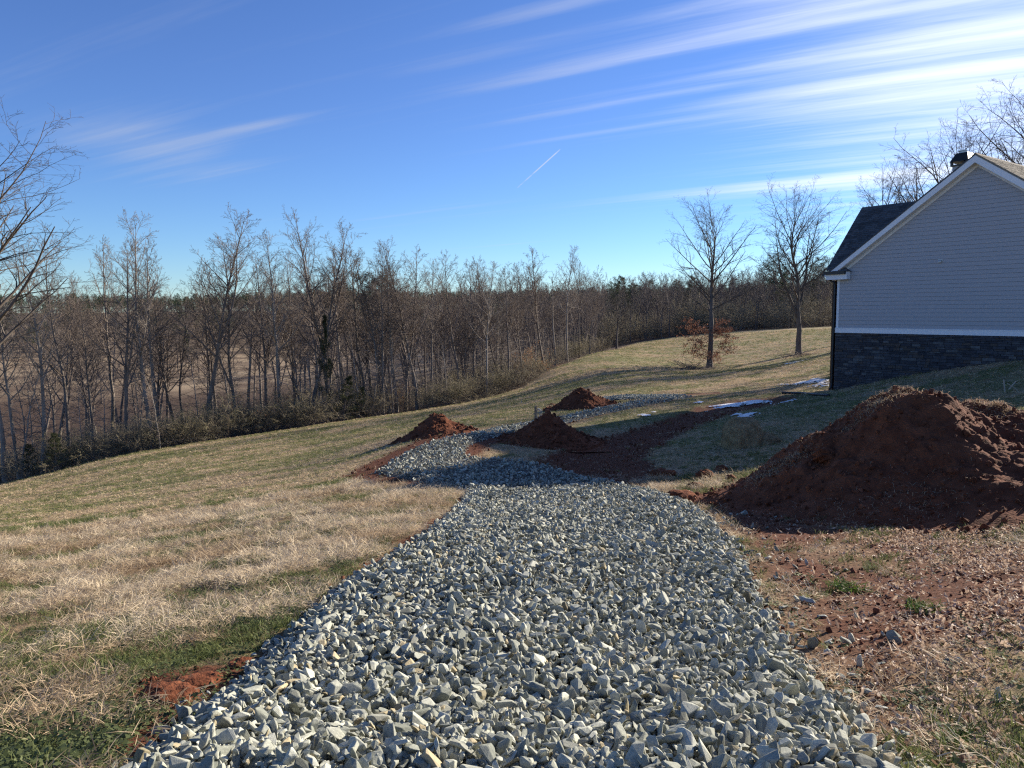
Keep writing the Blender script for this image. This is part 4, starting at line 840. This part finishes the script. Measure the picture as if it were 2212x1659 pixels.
# ------------------------------------------------------------------ trees
def polyline(p, d, L_, m, trop, wand, g):
    """p,d [N,3], L [N] -> [N,m,3]; trop lifts (positive) or droops the branch on its way"""
    N_ = len(p); out = np.empty((N_, m, 3)); out[:, 0] = p; st = (L_/(m-1))[:, None]
    for i in range(1, m):
        d = d+g.normal(0, wand, (N_, 3)); d[:, 2] += trop; d /= np.linalg.norm(d, axis=1, keepdims=True); p = p+d*st; out[:, i] = p
    return out
def spawn(PT, R, n, t0, t1, ang, ratio, m, trop, wand, rmin, g, rr=0.6):
    N_, mm, _ = PT.shape; seg = np.linalg.norm(np.diff(PT, axis=1), axis=2).sum(1)
    t = t0+(t1-t0)*(np.arange(n)[None]+g.random((N_, n)))/n; f = t*(mm-1); i = np.minimum(f.astype(int), mm-2); w = (f-i)[..., None]; ar = np.arange(N_)[:, None]
    p = PT[ar, i]*(1-w)+PT[ar, i+1]*w; T = PT[ar, i+1]-PT[ar, i]; T /= np.linalg.norm(T, axis=2, keepdims=True)+1e-9; rad = R[ar, i]*(1-w[..., 0])+R[ar, i+1]*w[..., 0]
    v = g.normal(size=T.shape); v -= (v*T).sum(2, keepdims=True)*T; v /= np.linalg.norm(v, axis=2, keepdims=True)+1e-9
    a = g.uniform(*ang, (N_, n))[..., None]; d = np.cos(a)*T+np.sin(a)*v
    L_ = seg[:, None]*ratio*(1.05-0.55*t)*g.uniform(0.6, 1.25, (N_, n)); r0_ = np.maximum(np.minimum(rad*rr, 0.02*L_+0.004), rmin)
    pt = polyline(p.reshape(-1, 3), d.reshape(-1, 3), L_.ravel(), m, trop, wand, g); tt = np.linspace(0, 1, m)[None]
    return pt, np.maximum(r0_.ravel()[:, None]*(1-0.75*tt), rmin*0.6)
def make_tree(seed, Ht, r, clear, n1, len1, ang1, trop1, lv, rmin, low=None, lean=0.02, fork=None, wand=0.05):
    """trunk and crown meshes; len1/ang1 are functions of relative height; lv = list of (n, ratio, points, trop)"""
    g = np.random.default_rng(seed); m = 16
    tk = polyline(np.array([[0, 0, -0.5]]), np.array([[g.normal(0, lean), g.normal(0, lean), 1.0]]), np.array([Ht+0.5]), m, 0.06, wand, g); t = np.linspace(0, 1, m)
    rt = r*((1-t)**0.85)*(1+0.55*np.exp(-t*22))+0.008; tv, tf = tubes(tk, rt[None], 9)
    hs = clear+(0.98-clear)*((np.arange(n1)+g.random(n1))/n1); f = hs*(m-1); i = np.minimum(f.astype(int), m-2); w = (f-i)[:, None]; p = tk[0, i]*(1-w)+tk[0, i+1]*w; rad = rt[i]
    az = np.arange(n1)*2.4+g.normal(0, 0.5, n1); an = np.array([ang1(h) for h in hs])+g.normal(0, 0.12, n1); L1 = np.array([len1(h) for h in hs])*Ht*g.uniform(0.7, 1.25, n1)
    d = np.stack([np.sin(an)*np.cos(az), np.sin(an)*np.sin(az), np.cos(an)], -1); PT = polyline(p, d, L1, 8, trop1, wand*1.7, g); tt = np.linspace(0, 1, 8)[None]
    R = np.maximum(np.minimum(rad*0.55, 0.011*L1+0.012)[:, None]*(1-0.8*tt), rmin); groups = [(PT, R, 5)]
    if fork:
        for _ in range(fork):
            h0 = g.uniform(0.3, 0.5); k = int(h0*(m-1)); a = g.uniform(0, 6.28); s = g.uniform(0.28, 0.5)
            lp = polyline(tk[0, k][None], np.array([[math.cos(a)*s, math.sin(a)*s, 1.0]]), np.array([Ht*(1-h0)*g.uniform(0.8, 0.98)]), 12, 0.10, wand, g); lr = (rt[k]*0.68*(1-np.linspace(0, 1, 12))**0.85+0.008)[None]; groups.append((lp, lr, 7))
            q = spawn(lp, lr, 12, 0.3, 0.98, (0.5, 0.95), 0.42, 8, trop1, wand*1.7, rmin, g); groups.append((*q, 5))
            PT = np.concatenate([PT, q[0]]); R = np.concatenate([R, q[1]])
    if low:   # slender dead side branches on the lower trunk
        n, ln, dr = low; hh = g.uniform(0.10, clear+0.15, n); f = hh*(m-1); i = f.astype(int); w = (f-i)[:, None]; p = tk[0, i]*(1-w)+tk[0, i+1]*w; az = g.uniform(0, 6.28, n); an = g.uniform(1.2, 1.75, n)
        q = polyline(p, np.stack([np.sin(an)*np.cos(az), np.sin(an)*np.sin(az), np.cos(an)], -1), Ht*ln*g.uniform(0.4, 1.2, n), 7, dr, 0.12, g); qr = np.maximum(0.02*(1-np.linspace(0, 1, 7)[None]*0.8)*np.ones((n, 1)), rmin); groups.append((q, qr, 4))
        q2 = spawn(q, qr, 4, 0.3, 0.95, (0.5, 1.0), 0.45, 4, 0.0, 0.12, rmin, g); groups.append((*q2, 3))
    last = (PT, R)
    for j, (n, ratio, mm, trop) in enumerate(lv):
        last = spawn(last[0], last[1], n, 0.22 if j == 0 else 0.15, 1.0, (0.45, 0.95), ratio, mm, trop, 0.13, rmin*(0.9 if j == 0 else 0.7), g); groups.append((*last, 4 if j == 0 else 3))
    Vs, Fs, n0 = [], [], 0
    for pt, rr, k in groups:
        v, f = tubes(pt, rr, k); Vs.append(v); Fs.append(f+n0); n0 += len(v)
    return mesh('trunk', tv, tf, True), mesh('crown', np.vstack(Vs), np.vstack(Fs), True), last[0], groups
def leaf_cards(name, pts, n_each, spread, size, seed, aspect=0.5, flat=0.0):
    g = np.random.default_rng(seed); c = np.repeat(pts, n_each, 0); n = len(c); c = c+g.normal(0, spread, (n, 3))*np.array([1, 1, 0.7]); a = g.normal(size=(n, 3)); a[:, 2] *= (1-flat); a /= np.linalg.norm(a, axis=1, keepdims=True); b = np.cross(a, g.normal(size=(n, 3))); b /= np.linalg.norm(b, axis=1, keepdims=True)+1e-9
    s = size*g.uniform(0.6, 1.3, (n, 1)); a = a*s; b = b*s*aspect; V = np.stack([c-a, c-b*0.8+a*0.1, c+a, c+b], 1).reshape(-1, 3); return mesh(name, V, np.arange(n*4).reshape(n, 4))

VAR = {}
def variant(key, Ht, parts): VAR[key] = (Ht, parts)       # parts: list of (name, mesh)
def reg(key, Ht, tr, cr, mt, mc_, extra=()):
    zc = np.empty(len(cr.vertices)*3, np.float32); cr.vertices.foreach_get('co', zc); Ht = float(np.percentile(zc[2::3], 99.9))
    tr.materials.append(mt); cr.materials.append(mc_); variant(key, Ht, [('trunk', tr), ('crown', cr)]+list(extra))
for i in range(6):     # forest-edge trees: tall, slim, ascending crowns above thin dead side branches
    cl = (0.42, 0.36, 0.48, 0.40, 0.45, 0.34)[i]
    tr, cr, tips, _ = make_tree(300+i, 15, 0.13+0.015*(i % 3), cl, 26, lambda h, c=cl: (0.34 if h > c else 0.2)*(1.12-h)**0.75, lambda h: 0.98-0.5*h, 0.045, [(7, 0.5, 5, 0.03), (6, 0.48, 4, 0.02), (3, 0.5, 3, 0.01)], 0.0088, low=(14, 0.16, -0.03), fork=(1 if i in (1, 3, 5) else 0) or None, wand=0.045)
    reg('slim%d' % i, 15, tr, cr, M_barkpale if i in (0, 2) else M_bark, M_twigpale if i == 0 else M_twig)
for i in range(3):     # oaks: broad rounded crowns
    tr, cr, tips, _ = make_tree(330+i, 16, 0.27, 0.36, 28, lambda h: 0.40*math.sin(math.pi*min(1, max(0.12, (h-0.22)/0.82)))**0.8+0.04, lambda h: 1.12-0.72*h, 0.035, [(9, 0.46, 6, 0.01), (6, 0.46, 4, 0.0), (3, 0.5, 3, 0.0)], 0.009, fork=2 if i == 1 else None, wand=0.035 if i != 1 else 0.06)
    ex = []
    if i == 0:
        gq = np.random.default_rng(9); q = tips[:, 1]; k = (q[:, 2] < 5.4) & (q[:, 2] > 2.6)
        lowb = polyline(np.tile([[0, 0, 1.0]], (30, 1))+np.stack([np.zeros(30), np.zeros(30), gq.uniform(-0.1, 3.6, 30)], -1), np.stack([np.cos(np.arange(30)*2.4), np.sin(np.arange(30)*2.4), gq.uniform(-0.2, 0.15, 30)], -1), gq.uniform(1.4, 3.0, 30), 8, -0.01, 0.12, gq)
        lr = np.maximum(0.022*(1-np.linspace(0, 1, 8)[None]*0.8)*np.ones((30, 1)), 0.008); l2 = spawn(lowb, lr, 9, 0.25, 1, (0.5, 1.0), 0.45, 5, 0.0, 0.12, 0.007, gq); l3 = spawn(l2[0], l2[1], 3, 0.2, 1, (0.5, 1), 0.5, 3, 0, 0.1, 0.006, gq)
        v1, f1 = tubes(lowb, lr, 4); v2, f2 = tubes(l2[0], l2[1], 3); v3, f3 = tubes(l3[0], l3[1], 3)
        lb = mesh('low_branches', np.vstack([v1, v2, v3]), np.vstack([f1, f2+len(v1), f3+len(v1)+len(v2)])); lb.materials.append(M_twig)
        lf = leaf_cards('leaves', np.concatenate([l2[0][:, 3], l2[0][:, 4], l3[0][:, 2]]), 3, 0.12, 0.085, 4, 0.55); lf.materials.append(M_brownleaf); ex = [('low_branches', lb), ('leaves', lf)]
    reg('oak%d' % i, 16, tr, cr, M_oakbark, M_oaktwig, ex)
for i in range(3):     # thin understory saplings with level branches
    tr, cr, _, _ = make_tree(350+i, 6.5, 0.045, 0.12, 24, lambda h: 0.30*(1.1-h)**0.6, lambda h: 1.25-0.35*h, 0.01, [(6, 0.5, 4, 0.0), (4, 0.5, 3, 0.0)], 0.0085, wand=0.06)
    reg('sapling%d' % i, 6.5, tr, cr, M_barkpale, M_twigpale if i != 1 else M_twig)
for i in range(3):     # cheaper trees for the mass behind
    tr, cr, _, _ = make_tree(360+i, 14, 0.15, 0.38, 18, lambda h: 0.34*(1.12-h)**0.8, lambda h: 0.95-0.5*h, 0.05, [(6, 0.5, 4, 0.03), (5, 0.5, 3, 0.02)], 0.017, low=(7, 0.15, -0.02))
    reg('far%d' % i, 14, tr, cr, M_farbark, M_farbark)
def conifer(key, seed, Ht, r, clear, n1, ln, ang, mt, nl, spread, size, mleaf, aspect):
    tr, cr, tips, grp = make_tree(seed, Ht, r, clear, n1, ln, ang, -0.005, [(6, 0.45, 4, 0.02)], 0.012); pts = np.concatenate([grp[0][0][:, 4:].reshape(-1, 3), tips[:, 1:].reshape(-1, 3)])
    lf = leaf_cards('needles', pts, nl, spread, size, seed, aspect); lf.materials.append(mleaf); reg(key, Ht, tr, cr, mt, M_twig, [('needles', lf)])
conifer('cedar0', 380, 4.0, 0.05, 0.06, 34, lambda h: 0.36*(1.06-h)**0.75, lambda h: 1.25-0.6*h, M_bark, 7, 0.07, 0.06, M_cedar, 0.28)
conifer('cedar1', 381, 5.0, 0.06, 0.05, 36, lambda h: 0.30*(1.06-h)**0.7, lambda h: 1.1-0.6*h, M_bark, 7, 0.08, 0.065, M_cedar, 0.28)
conifer('pine0', 382, 17, 0.17, 0.55, 24, lambda h: 0.20*math.sin(math.pi*min(1, max(0.15, (h-0.45)/0.6)))+0.05, lambda h: 1.35-0.6*h, M_bark, 7, 0.22, 0.24, M_pine, 0.16)
conifer('pine1', 383, 17, 0.17, 0.45, 26, lambda h: 0.22*(1.1-h)**0.5, lambda h: 1.4-0.6*h, M_bark, 7, 0.22, 0.24, M_pine, 0.16)
def shrub(key, seed, Ht, n1, m_, leafm=None, nl=0, size=0.03):
    g = np.random.default_rng(seed); a = g.uniform(0, 6.28, n1); ln = g.uniform(0.15, 0.95, n1); st = np.stack([g.normal(0, 0.35, n1), g.normal(0, 0.35, n1), np.full(n1, -0.1)], -1)
    q = polyline(st, np.stack([np.cos(a)*np.sin(ln), np.sin(a)*np.sin(ln), np.cos(ln)], -1), Ht*g.uniform(0.6, 1.25, n1), 8, 0.0, 0.13, g); r = np.maximum(0.014*(1-np.linspace(0, 1, 8)[None]*0.8)*np.ones((n1, 1)), 0.006)
    q2 = spawn(q, r, 9, 0.2, 1, (0.4, 1.1), 0.42, 5, 0, 0.16, 0.006, g); q3 = spawn(q2[0], q2[1], 4, 0.2, 1, (0.4, 1.1), 0.5, 3, 0, 0.15, 0.0055, g)
    v1, f1 = tubes(q, r, 4); v2, f2 = tubes(q2[0], q2[1], 3); v3, f3 = tubes(q3[0], q3[1], 3); st_ = mesh('stems', v1, f1); st_.materials.append(M_twig)
    tw = mesh('twigs', np.vstack([v2, v3]), np.vstack([f2, f3+len(v2)])); tw.materials.append(m_); parts = [('stems', st_), ('twigs', tw)]
    if nl: lf = leaf_cards('leaves', q3[0][:, 1:].reshape(-1, 3), nl, 0.05, size, seed, 0.5); lf.materials.append(leafm); parts.append(('leaves', lf))
    variant(key, Ht, parts)
shrub('brush0', 400, 2.6, 34, M_brush); shrub('brush1', 401, 2.2, 40, M_brush)
M_olive = add_translucent(mat('olive_leaf', (0.12, 0.115, 0.05), (0.22, 0.20, 0.10), 1.2, 0.8, island=0.4), 0.25)
shrub('olive0', 402, 2.6, 34, M_brush, M_olive, 1, 0.03); shrub('olive1', 403, 2.2, 38, M_brush, M_olive, 1, 0.032)
shrub('beech0', 404, 3.4, 22, M_twigpale, M_tanleaf, 1, 0.06)

def spot(px, z):
    y = z
    for _ in range(4):
        x = (px-CX)/F*z; h = H1(x, y); y = (z+h*fwd[2]*-1*-1-0)/1.0 if False else (z-h*fwd[2])/fwd[1]
    return np.array([(px-CX)/F*z, y, H1((px-CX)/F*z, y)])
used = {}
def plant(key, name, label, cat, px, z, top=None, height=None, rz=None, group=None, wide=1.0, lean=0.0, leany=0.0, sink=0.0):
    p = spot(px, z) if not isinstance(px, np.ndarray) else px; Ht, parts = VAR[key]
    if height is None: height = max(2.0, P(px, top, z)[2]-p[2])
    s = height/Ht; root = empty(name, (p[0], p[1], p[2]-sink), random.uniform(0, 6.28) if rz is None else rz); root.scale = (s*wide, s*wide, s); root.rotation_euler = (leany, lean, root.rotation_euler[2])
    for pn, me in parts: o = bpy.data.objects.new(pn, me); col.objects.link(o); o.parent = root
    tag(root, label, cat, group); return root

WG = 'bare trees along the wood edge'; BG = 'bare trees deep in the wood'
# the lone trees of the field
plant('oak0', 'oak_tree', 'tall lone oak in the sloping field with rusty brown leaves on its lower branches', 'tree', 1533, 66, 412, rz=0.7, wide=1.18)
plant('oak1', 'oak_tree', 'lone bare oak beside the house gutter with forked crown and a low drooping limb', 'tree', 1727, 70, 398, rz=2.0, wide=1.15)
plant('oak2', 'oak_tree', 'dark solitary tree in front of the far wood, beyond the field crest', 'tree', 1333, 106, 606, rz=1.0, wide=1.25)
plant('oak1', 'oak_tree', 'bare tree rising straight behind the roof, left of the chimney', 'tree', 1990, 74, 246, rz=4.2, wide=1.1)
plant('oak2', 'oak_tree', 'shorter spreading bare tree showing above the dark wing roof', 'tree', 1905, 80, 330, rz=0.3)
plant('oak0', 'oak_tree', 'bare crown showing just right of the chimney above the sunlit roof', 'tree', 2190, 82, 280, rz=3.3)
plant('oak1', 'oak_tree', 'tallest bare tree cut by the right picture edge, above the roof', 'tree', 2250, 60, 120, rz=5.4, wide=1.15)
plant('oak2', 'oak_tree', 'huge bare tree cut by the left picture edge, its limbs arching into the sky', 'tree', -62, 33, 195, rz=2.6, wide=1.45)
# trees along the edge that can be told apart in the photograph: (px, depth, top, kind, lean)
edge = sorted([(12, 45, 560, 2, .03), (40, 47, 600, 0, 0), (92, 47, 520, 0, -.03), (150, 50, 500, 3, .05), (118, 54, 585, 1, 0), (205, 50, 640, 4, 0), (246, 58, 512, 4, .01), (272, 49, 520, 5, -.04), (330, 50, 455, 0, -.02), (345, 56, 520, 2, 0), (385, 58, 610, 1, .03),
        (448, 53, 452, 1, .0), (462, 60, 560, 4, 0), (510, 54, 512, 3, .02), (535, 60, 575, 2, -.02), (575, 58, 540, 5, 0), (606, 56, 500, 0, .02), (640, 62, 540, 4, 0), (668, 57, 470, 1, -.02), (716, 58, 452, 5, .03), (745, 66, 545, 2, 0),
        (790, 60, 528, 3, .04), (826, 58, 522, 4, 0), (842, 59, 540, 1, .03), (856, 60, 560, 2, -.02), (877, 60, 530, 3, .04), (902, 59, 512, 1, .05), (930, 68, 560, 0, 0), (960, 70, 575, 4, 0), (990, 63, 540, 3, .02), (1022, 66, 556, 5, .03), (1052, 62, 565, 0, 0),
        (1075, 70, 580, 2, .02), (1100, 66, 566, 4, 0), (1126, 68, 575, 3, -.02), (1150, 76, 560, 1, 0), (1176, 72, 535, 1, .0), (1200, 80, 590, 2, 0), (1226, 76, 530, 0, -.02), (1252, 80, 556, 4, .02), (1275, 88, 585, 3, 0)])
lab = ['pale-trunked bare edge tree, %s', 'dark-trunked bare edge tree, %s']
where = {12: 'hard against the left picture edge', 40: 'second from the left picture edge', 92: 'tall and pale near the green cedar', 150: 'with crooked dark double trunk behind the cedar', 272: 'right of the gap where the far meadow shows', 330: 'tallest of the left third, twin pale stems', 448: 'the tall rounded crown above the far ridge',
         510: 'dark trunked, right of the tall rounded crown', 606: 'pale, above the tan beech leaves', 668: 'vase shaped, left of the vine-covered trunk', 716: 'the highest crown over the vine-covered trunk', 826: 'first of the dark stems standing close together', 902: 'leaning right at the end of the dark stems', 990: 'with arching dark crown at mid picture',
         1052: 'pale stem with low brush, right of the arching crown', 1100: 'pale stem left of the orange beech', 1176: 'tall crown right of the orange beech', 1226: 'narrow pointed crown at the field crest'}
MARKS = [(0, 'the left picture edge'), (110, 'the low green cedar'), (330, 'the twin pale stems'), (448, 'the tall rounded crown'), (590, 'the tan beech'), (708, 'the vine-covered trunk'), (776, 'the dark cedar bushes'), (842, 'the close dark stems'), (990, 'the arching dark crown'), (1146, 'the orange beech')]
ORD = ['first', 'second', 'third', 'fourth', 'fifth', 'sixth', 'seventh', 'eighth']; nth = {}
def by_mark(px, what):
    m_ = max(q for q in MARKS if q[0] <= px)[1]; k = nth[(what, m_)] = nth.get((what, m_), -1)+1; return '%s %s right of %s' % (ORD[k], what, m_)
for i, (px, z, top, k, ln) in enumerate(edge):
    l = lab[0 if k in (0, 2) else 1] % where[px] if px in where else by_mark(px, 'slender bare edge tree')
    plant('slim%d' % k, 'bare_tree', l, 'tree', px, z, top, group=WG, lean=ln, wide=random.uniform(0.95, 1.2))
# the rest of the wood, tree by tree
for i in range(225):
    px = random.uniform(-60, 1300)
    if px < 640 and random.random() < 0.80: continue
    e0 = float(np.interp(px, [0, 240, 500, 770, 1000, 1130, 1290], [44, 47, 51, 55, 60, 66, 86])); z = e0+random.uniform(5, 75)**1.0; top = random.gauss(605, 26) if px > 560 else random.gauss(650, 38)
    p = spot(px, z); hgt = float(np.clip(P(px, top, z)[2]-p[2], 7, 22))
    plant(random.choice(['slim1', 'slim5', 'far0', 'far1', 'far2', 'slim3']), 'bare_tree', 'bare grey-brown tree in the tangle of the left wood', 'tree', px, z, height=hgt, group=BG, lean=random.gauss(0, .035))
for i in range(110):
    px = random.uniform(1285, 1830); z = random.uniform(137, 185); top = random.gauss(np.interp(px, [1285, 1500, 1800], [604, 592, 570]), 9)
    p = spot(px, z); hgt = float(np.clip(P(px, top, z)[2]-p[2], 8, 24)); plant(random.choice(['far0', 'far1', 'far2']), 'bare_tree', 'bare tree in the shaded wood beyond the field crest', 'tree', px, z, height=hgt, group='bare trees beyond the field')
# saplings in front
for i in range(40):
    px = random.uniform(0, 1180); e0 = float(np.interp(px, [0, 240, 500, 770, 1000, 1130, 1290], [44, 47, 51, 55, 60, 66, 86]))
    plant('sapling%d' % (i % 3), 'sapling', 'thin sapling with level pale branches under the edge trees', 'sapling', px, e0+random.uniform(0.5, 8), height=random.uniform(4.5, 8.5), group='saplings under the wood edge', lean=random.gauss(0, .06))
plant('sapling1', 'sapling', 'lone sapling with long level branches standing just ahead of the brush', 'sapling', 345, 46.0, 800, group='saplings under the wood edge')
# evergreens and brush of the edge
plant('cedar0', 'cedar_tree', 'low green cedar at the bottom of the left wood edge', 'cedar', 118, 43.5, 935, wide=1.3)
plant('cedar0', 'cedar_tree', 'small dull green cedar left of the larger one, at the picture edge', 'cedar', 62, 44.5, 975, wide=1.2)
plant('cedar1', 'cedar_tree', 'dark green cedar bush at the middle of the wood edge', 'cedar', 742, 55.0, 812, wide=1.25)
plant('cedar1', 'cedar_tree', 'rounded cedar bush right of the middle one, before the dark stems', 'cedar', 776, 56.0, 836, wide=1.1)
o = plant('cedar1', 'vine_covered_tree', 'trunk wrapped in dark green vines below the highest bare crown', 'tree', 708, 57.0, 682, wide=0.42)
for px, z, top, k in sorted([(470, 50, 850, 'olive0'), (500, 51, 870, 'brush0'), (440, 49, 888, 'brush1'), (400, 48, 905, 'olive1'), (372, 48, 915, 'brush0'), (300, 46.5, 945, 'brush1'), (335, 47, 940, 'olive0'), (540, 52, 862, 'olive0'), (575, 52.5, 868, 'brush1'), (610, 53, 862, 'olive1'), (650, 53.5, 845, 'olive0'), (690, 54, 850, 'brush0'),
        (815, 57, 868, 'brush1'), (925, 58.5, 846, 'olive0'), (955, 59, 838, 'brush0'), (985, 59.5, 842, 'olive1'), (1020, 61, 835, 'brush1'), (1045, 62, 826, 'brush0'), (1075, 63, 820, 'olive1'), (1110, 64, 812, 'brush0'), (1135, 66, 806, 'brush1'), (1160, 68, 788, 'olive0'), (1210, 75, 772, 'brush0'), (1245, 80, 760, 'olive1'), (20, 43.5, 985, 'brush0'), (160, 45, 960, 'olive1'), (220, 46, 955, 'brush1'), (260, 46.5, 950, 'brush0')]):
    ol = k.startswith('olive')
    plant(k, 'shrub', by_mark(px, 'olive green thicket' if ol else 'leafless brown brush clump'), 'shrub', px, z, top, group='shrubs along the wood edge', wide=random.uniform(1.0, 1.4))
plant('beech0', 'beech_tree', 'orange-tan leafed young beech at the wood edge near the field crest', 'tree', 1146, 70, 752, wide=1.1)
plant('beech0', 'beech_tree', 'tan leafed young beech low in the brush, left of the vine-covered trunk', 'tree', 590, 54.5, 836, wide=1.2)
plant('beech0', 'beech_tree', 'faint tan leafed shrub behind the dark stems', 'tree', 870, 64, 826, wide=0.8)
# pines
for px, z, top, k, l in [(800, 118, 585, 0, 'dark pine crown half hidden among bare trees, left of centre'), (832, 122, 596, 1, 'second dark pine, close right of the first among bare trees'), (1338, 172, 596, 0, 'small dark pine top above the shaded wood'), (1362, 178, 612, 1, 'low round pine right of the small dark one'), (1412, 180, 604, 0, 'pine top left of the lone oak, on the far treeline'),
                         (1490, 176, 596, 1, 'dark pine close left of the lone oak crown'), (1668, 150, 546, 0, 'broad dark pine crown between the two lone oaks'), (1700, 152, 578, 1, 'shorter pine right of the broad dark one'), (1772, 148, 552, 0, 'dark pine behind the second lone oak'), (1788, 155, 575, 1, 'pine touching the house eave on the skyline')]:
    plant('pine%d' % k, 'pine_tree', l, 'pine', px, z, top, group='pines on the skyline', wide=1.25)
# brush heaps at the foot of the oaks
def twig_pile(px, py, n, L_, label, seed):
    c = G(px, py); g = np.random.default_rng(seed); a = g.uniform(0, 6.28, n); p = np.stack([g.normal(0, 1.0, n), g.normal(0, 0.4, n), np.abs(g.normal(0, 0.18, n))], -1); d = np.stack([np.cos(a), np.sin(a)*0.6, g.normal(0.1, 0.3, n)], -1)
    q = polyline(p, d, L_*g.uniform(0.3, 1.2, n), 6, -0.02, 0.15, g); r = 0.012*np.ones((n, 6)); v, f = tubes(q, r, 3); o = link('twig_pile', mesh('twig_pile', v, f), M_twig); o.location = tuple(c); tag(o, label, 'brush pile')
twig_pile(1497, 799, 180, 1.6, 'low pile of brown twigs left of the lone oak foot', 3)
twig_pile(1722, 772, 120, 1.2, 'dark scatter of twigs round the foot of the second oak', 4)
# undergrowth and the far wooded hill, read as masses
def mass(name, pts, coll, ncoll, sizes):
    n = len(pts); return scatter(name, pts, np.stack([rng.normal(0, .06, n), rng.normal(0, .06, n), rnd(0, 6.28, n)], -1), sizes, rng.integers(0, ncoll, n), np.ones((n, 3)), coll)
def joined_source(name, keys, extra=None):
    c = bpy.data.collections.new(name)
    for k in keys:
        Vs, Fs, ms, n0 = [], [], [], 0; mats = []
        for pn, me in VAR[k][1]:
            V = np.empty(len(me.vertices)*3, np.float32); me.vertices.foreach_get('co', V); nl = len(me.loops); li = np.empty(nl, np.int32); me.loops.foreach_get('vertex_index', li); Fs.append(li.reshape(-1, 4)+n0); Vs.append(V.reshape(-1, 3)); n0 += len(me.vertices); mats.append(me.materials[0]); ms += [len(mats)-1]*(nl//4)
        me = mesh(name, np.vstack(Vs)/VAR[k][0], np.vstack(Fs))
        for m_ in mats: me.materials.append(m_)
        me.polygons.foreach_set('material_index', np.array(ms, np.int32)); o = bpy.data.objects.new(name+'_'+k, me); c.objects.link(o)
    return c
C_under = joined_source('under_source', ['sapling0', 'sapling1', 'sapling2', 'brush0', 'brush1'])
C_wood = joined_source('wood_source', ['far0', 'far1', 'far2', 'pine0', 'pine1'])
def masses():
    n = 420; px = rnd(-150, 1310, n); e0 = np.interp(px, [0, 240, 500, 770, 1000, 1130, 1290], [44, 47, 51, 55, 60, 66, 86]); z = e0+1.5+rng.random(n)**1.3*np.where(px < 640, 30, 75); x = (px-CX)/F*z; y = z*1.0
    s = rnd(0.9, 2.8, n)*np.where(px > 640, 1.35, 1.0); mass('undergrowth', np.stack([x, y, H(x, y)-0.1], -1), C_under, 5, s)
    n = 130; px = rnd(1285, 1840, n); z = rnd(134, 185, n); x = (px-CX)/F*z; mass('thicket', np.stack([x, z, H(x, z)-0.2], -1), C_under, 3, rnd(3, 7, n))
    n = 9000; th = np.radians(rnd(-48, 40, n)); r = 170+(640-170)*rng.random(n)**0.85; x, y = r*np.sin(th), r*np.cos(th); d, g_, l, f, pd = masks(x, y)
    meadow = (np.degrees(th) < -7) & (r < 335) & (fbm(x*0.02, y*0.05, 3) > 0.30); k = ~meadow | (rng.random(n) < 0.012); x, y, r = x[k], y[k], r[k]; n = len(x); idx = rng.integers(0, 3, n)
    con = rng.random(n) < np.where(r > 470, 0.45, 0.06); idx[con] = rng.integers(3, 5, con.sum()); s = rnd(9, 15, n); pts = np.stack([x, y, H(x, y)-0.3], -1)
    scatter('distant_wood', pts, np.stack([np.zeros(n), np.zeros(n), rnd(0, 6.28, n)], -1), s, idx, np.ones((n, 3)), C_wood)
masses()

# ------------------------------------------------------------------ single loose stones and tufts in the foreground
def loose():
    srcs = [rock_mesh('loose_stone', 500+i, 15, 0.6) for i in range(6)]
    for me in srcs: me.materials.append(M_stone1)
    spots = [(1745, 1300), (1775, 1335), (1730, 1375), (1812, 1400), (1760, 1430), (1840, 1462), (1880, 1500), (1905, 1535), (1820, 1560), (1935, 1570), (1890, 1600), (1990, 1512), (1700, 1255), (1668, 1218), (1650, 1165), (1730, 1210), (1790, 1390), (1860, 1555), (1925, 1625), (1985, 1648),
             (2080, 1652), (395, 1520), (450, 1500), (548, 1418), (530, 1437), (415, 1555), (690, 1330), (780, 1250)]
    for i, (px, py) in enumerate(spots):
        c = G(px, py); o = link('loose_stone', srcs[i % 6]); s = random.uniform(0.04, 0.068); o.scale = (s*1.25, s, s*0.9); o.location = (c[0], c[1], c[2]+s*0.22); o.rotation_euler = (random.uniform(-.3, .3), random.uniform(-.3, .3), random.uniform(0, 6.28))
        tag(o, 'pale grey stone lying loose on red soil right of the gravel' if px > 1200 else 'pale grey stone lying loose on red soil left of the gravel', 'stone', 'loose stones right of the gravel' if px > 1200 else 'loose stones left of the gravel')
    me1 = blades_mesh('grass_tuft', 150, 0.06, 0.15, 0.006, (0.1, 1.2), 0.10, 900, 3); me1.materials.append(M_green)
    for px, py, s, l in ((1830, 1275, 1.25, 'bright green grass tuft in the red soil right of the gravel'), (1998, 1318, 1.0, 'smaller yellow-green tuft among leaves, right of the bright one'), (190, 1378, 0.9, 'dark green grass tuft in the dry lawn at the left'), (345, 1362, 0.8, 'flattened green tuft in the dry lawn, right of the darker one'), (2080, 1600, 0.7, 'green sprigs among fallen leaves in the lower right corner')):
        c = G(px, py); o = link('grass_tuft', me1); o.location = tuple(c); o.scale = (s*1.2, s, s*0.9); o.rotation_euler = (0, 0, random.uniform(0, 6)); tag(o, l, 'grass tuft', 'green grass tufts')
loose()
print('triangles', sum(len(p.vertices)-2 for me in bpy.data.meshes for p in me.polygons))
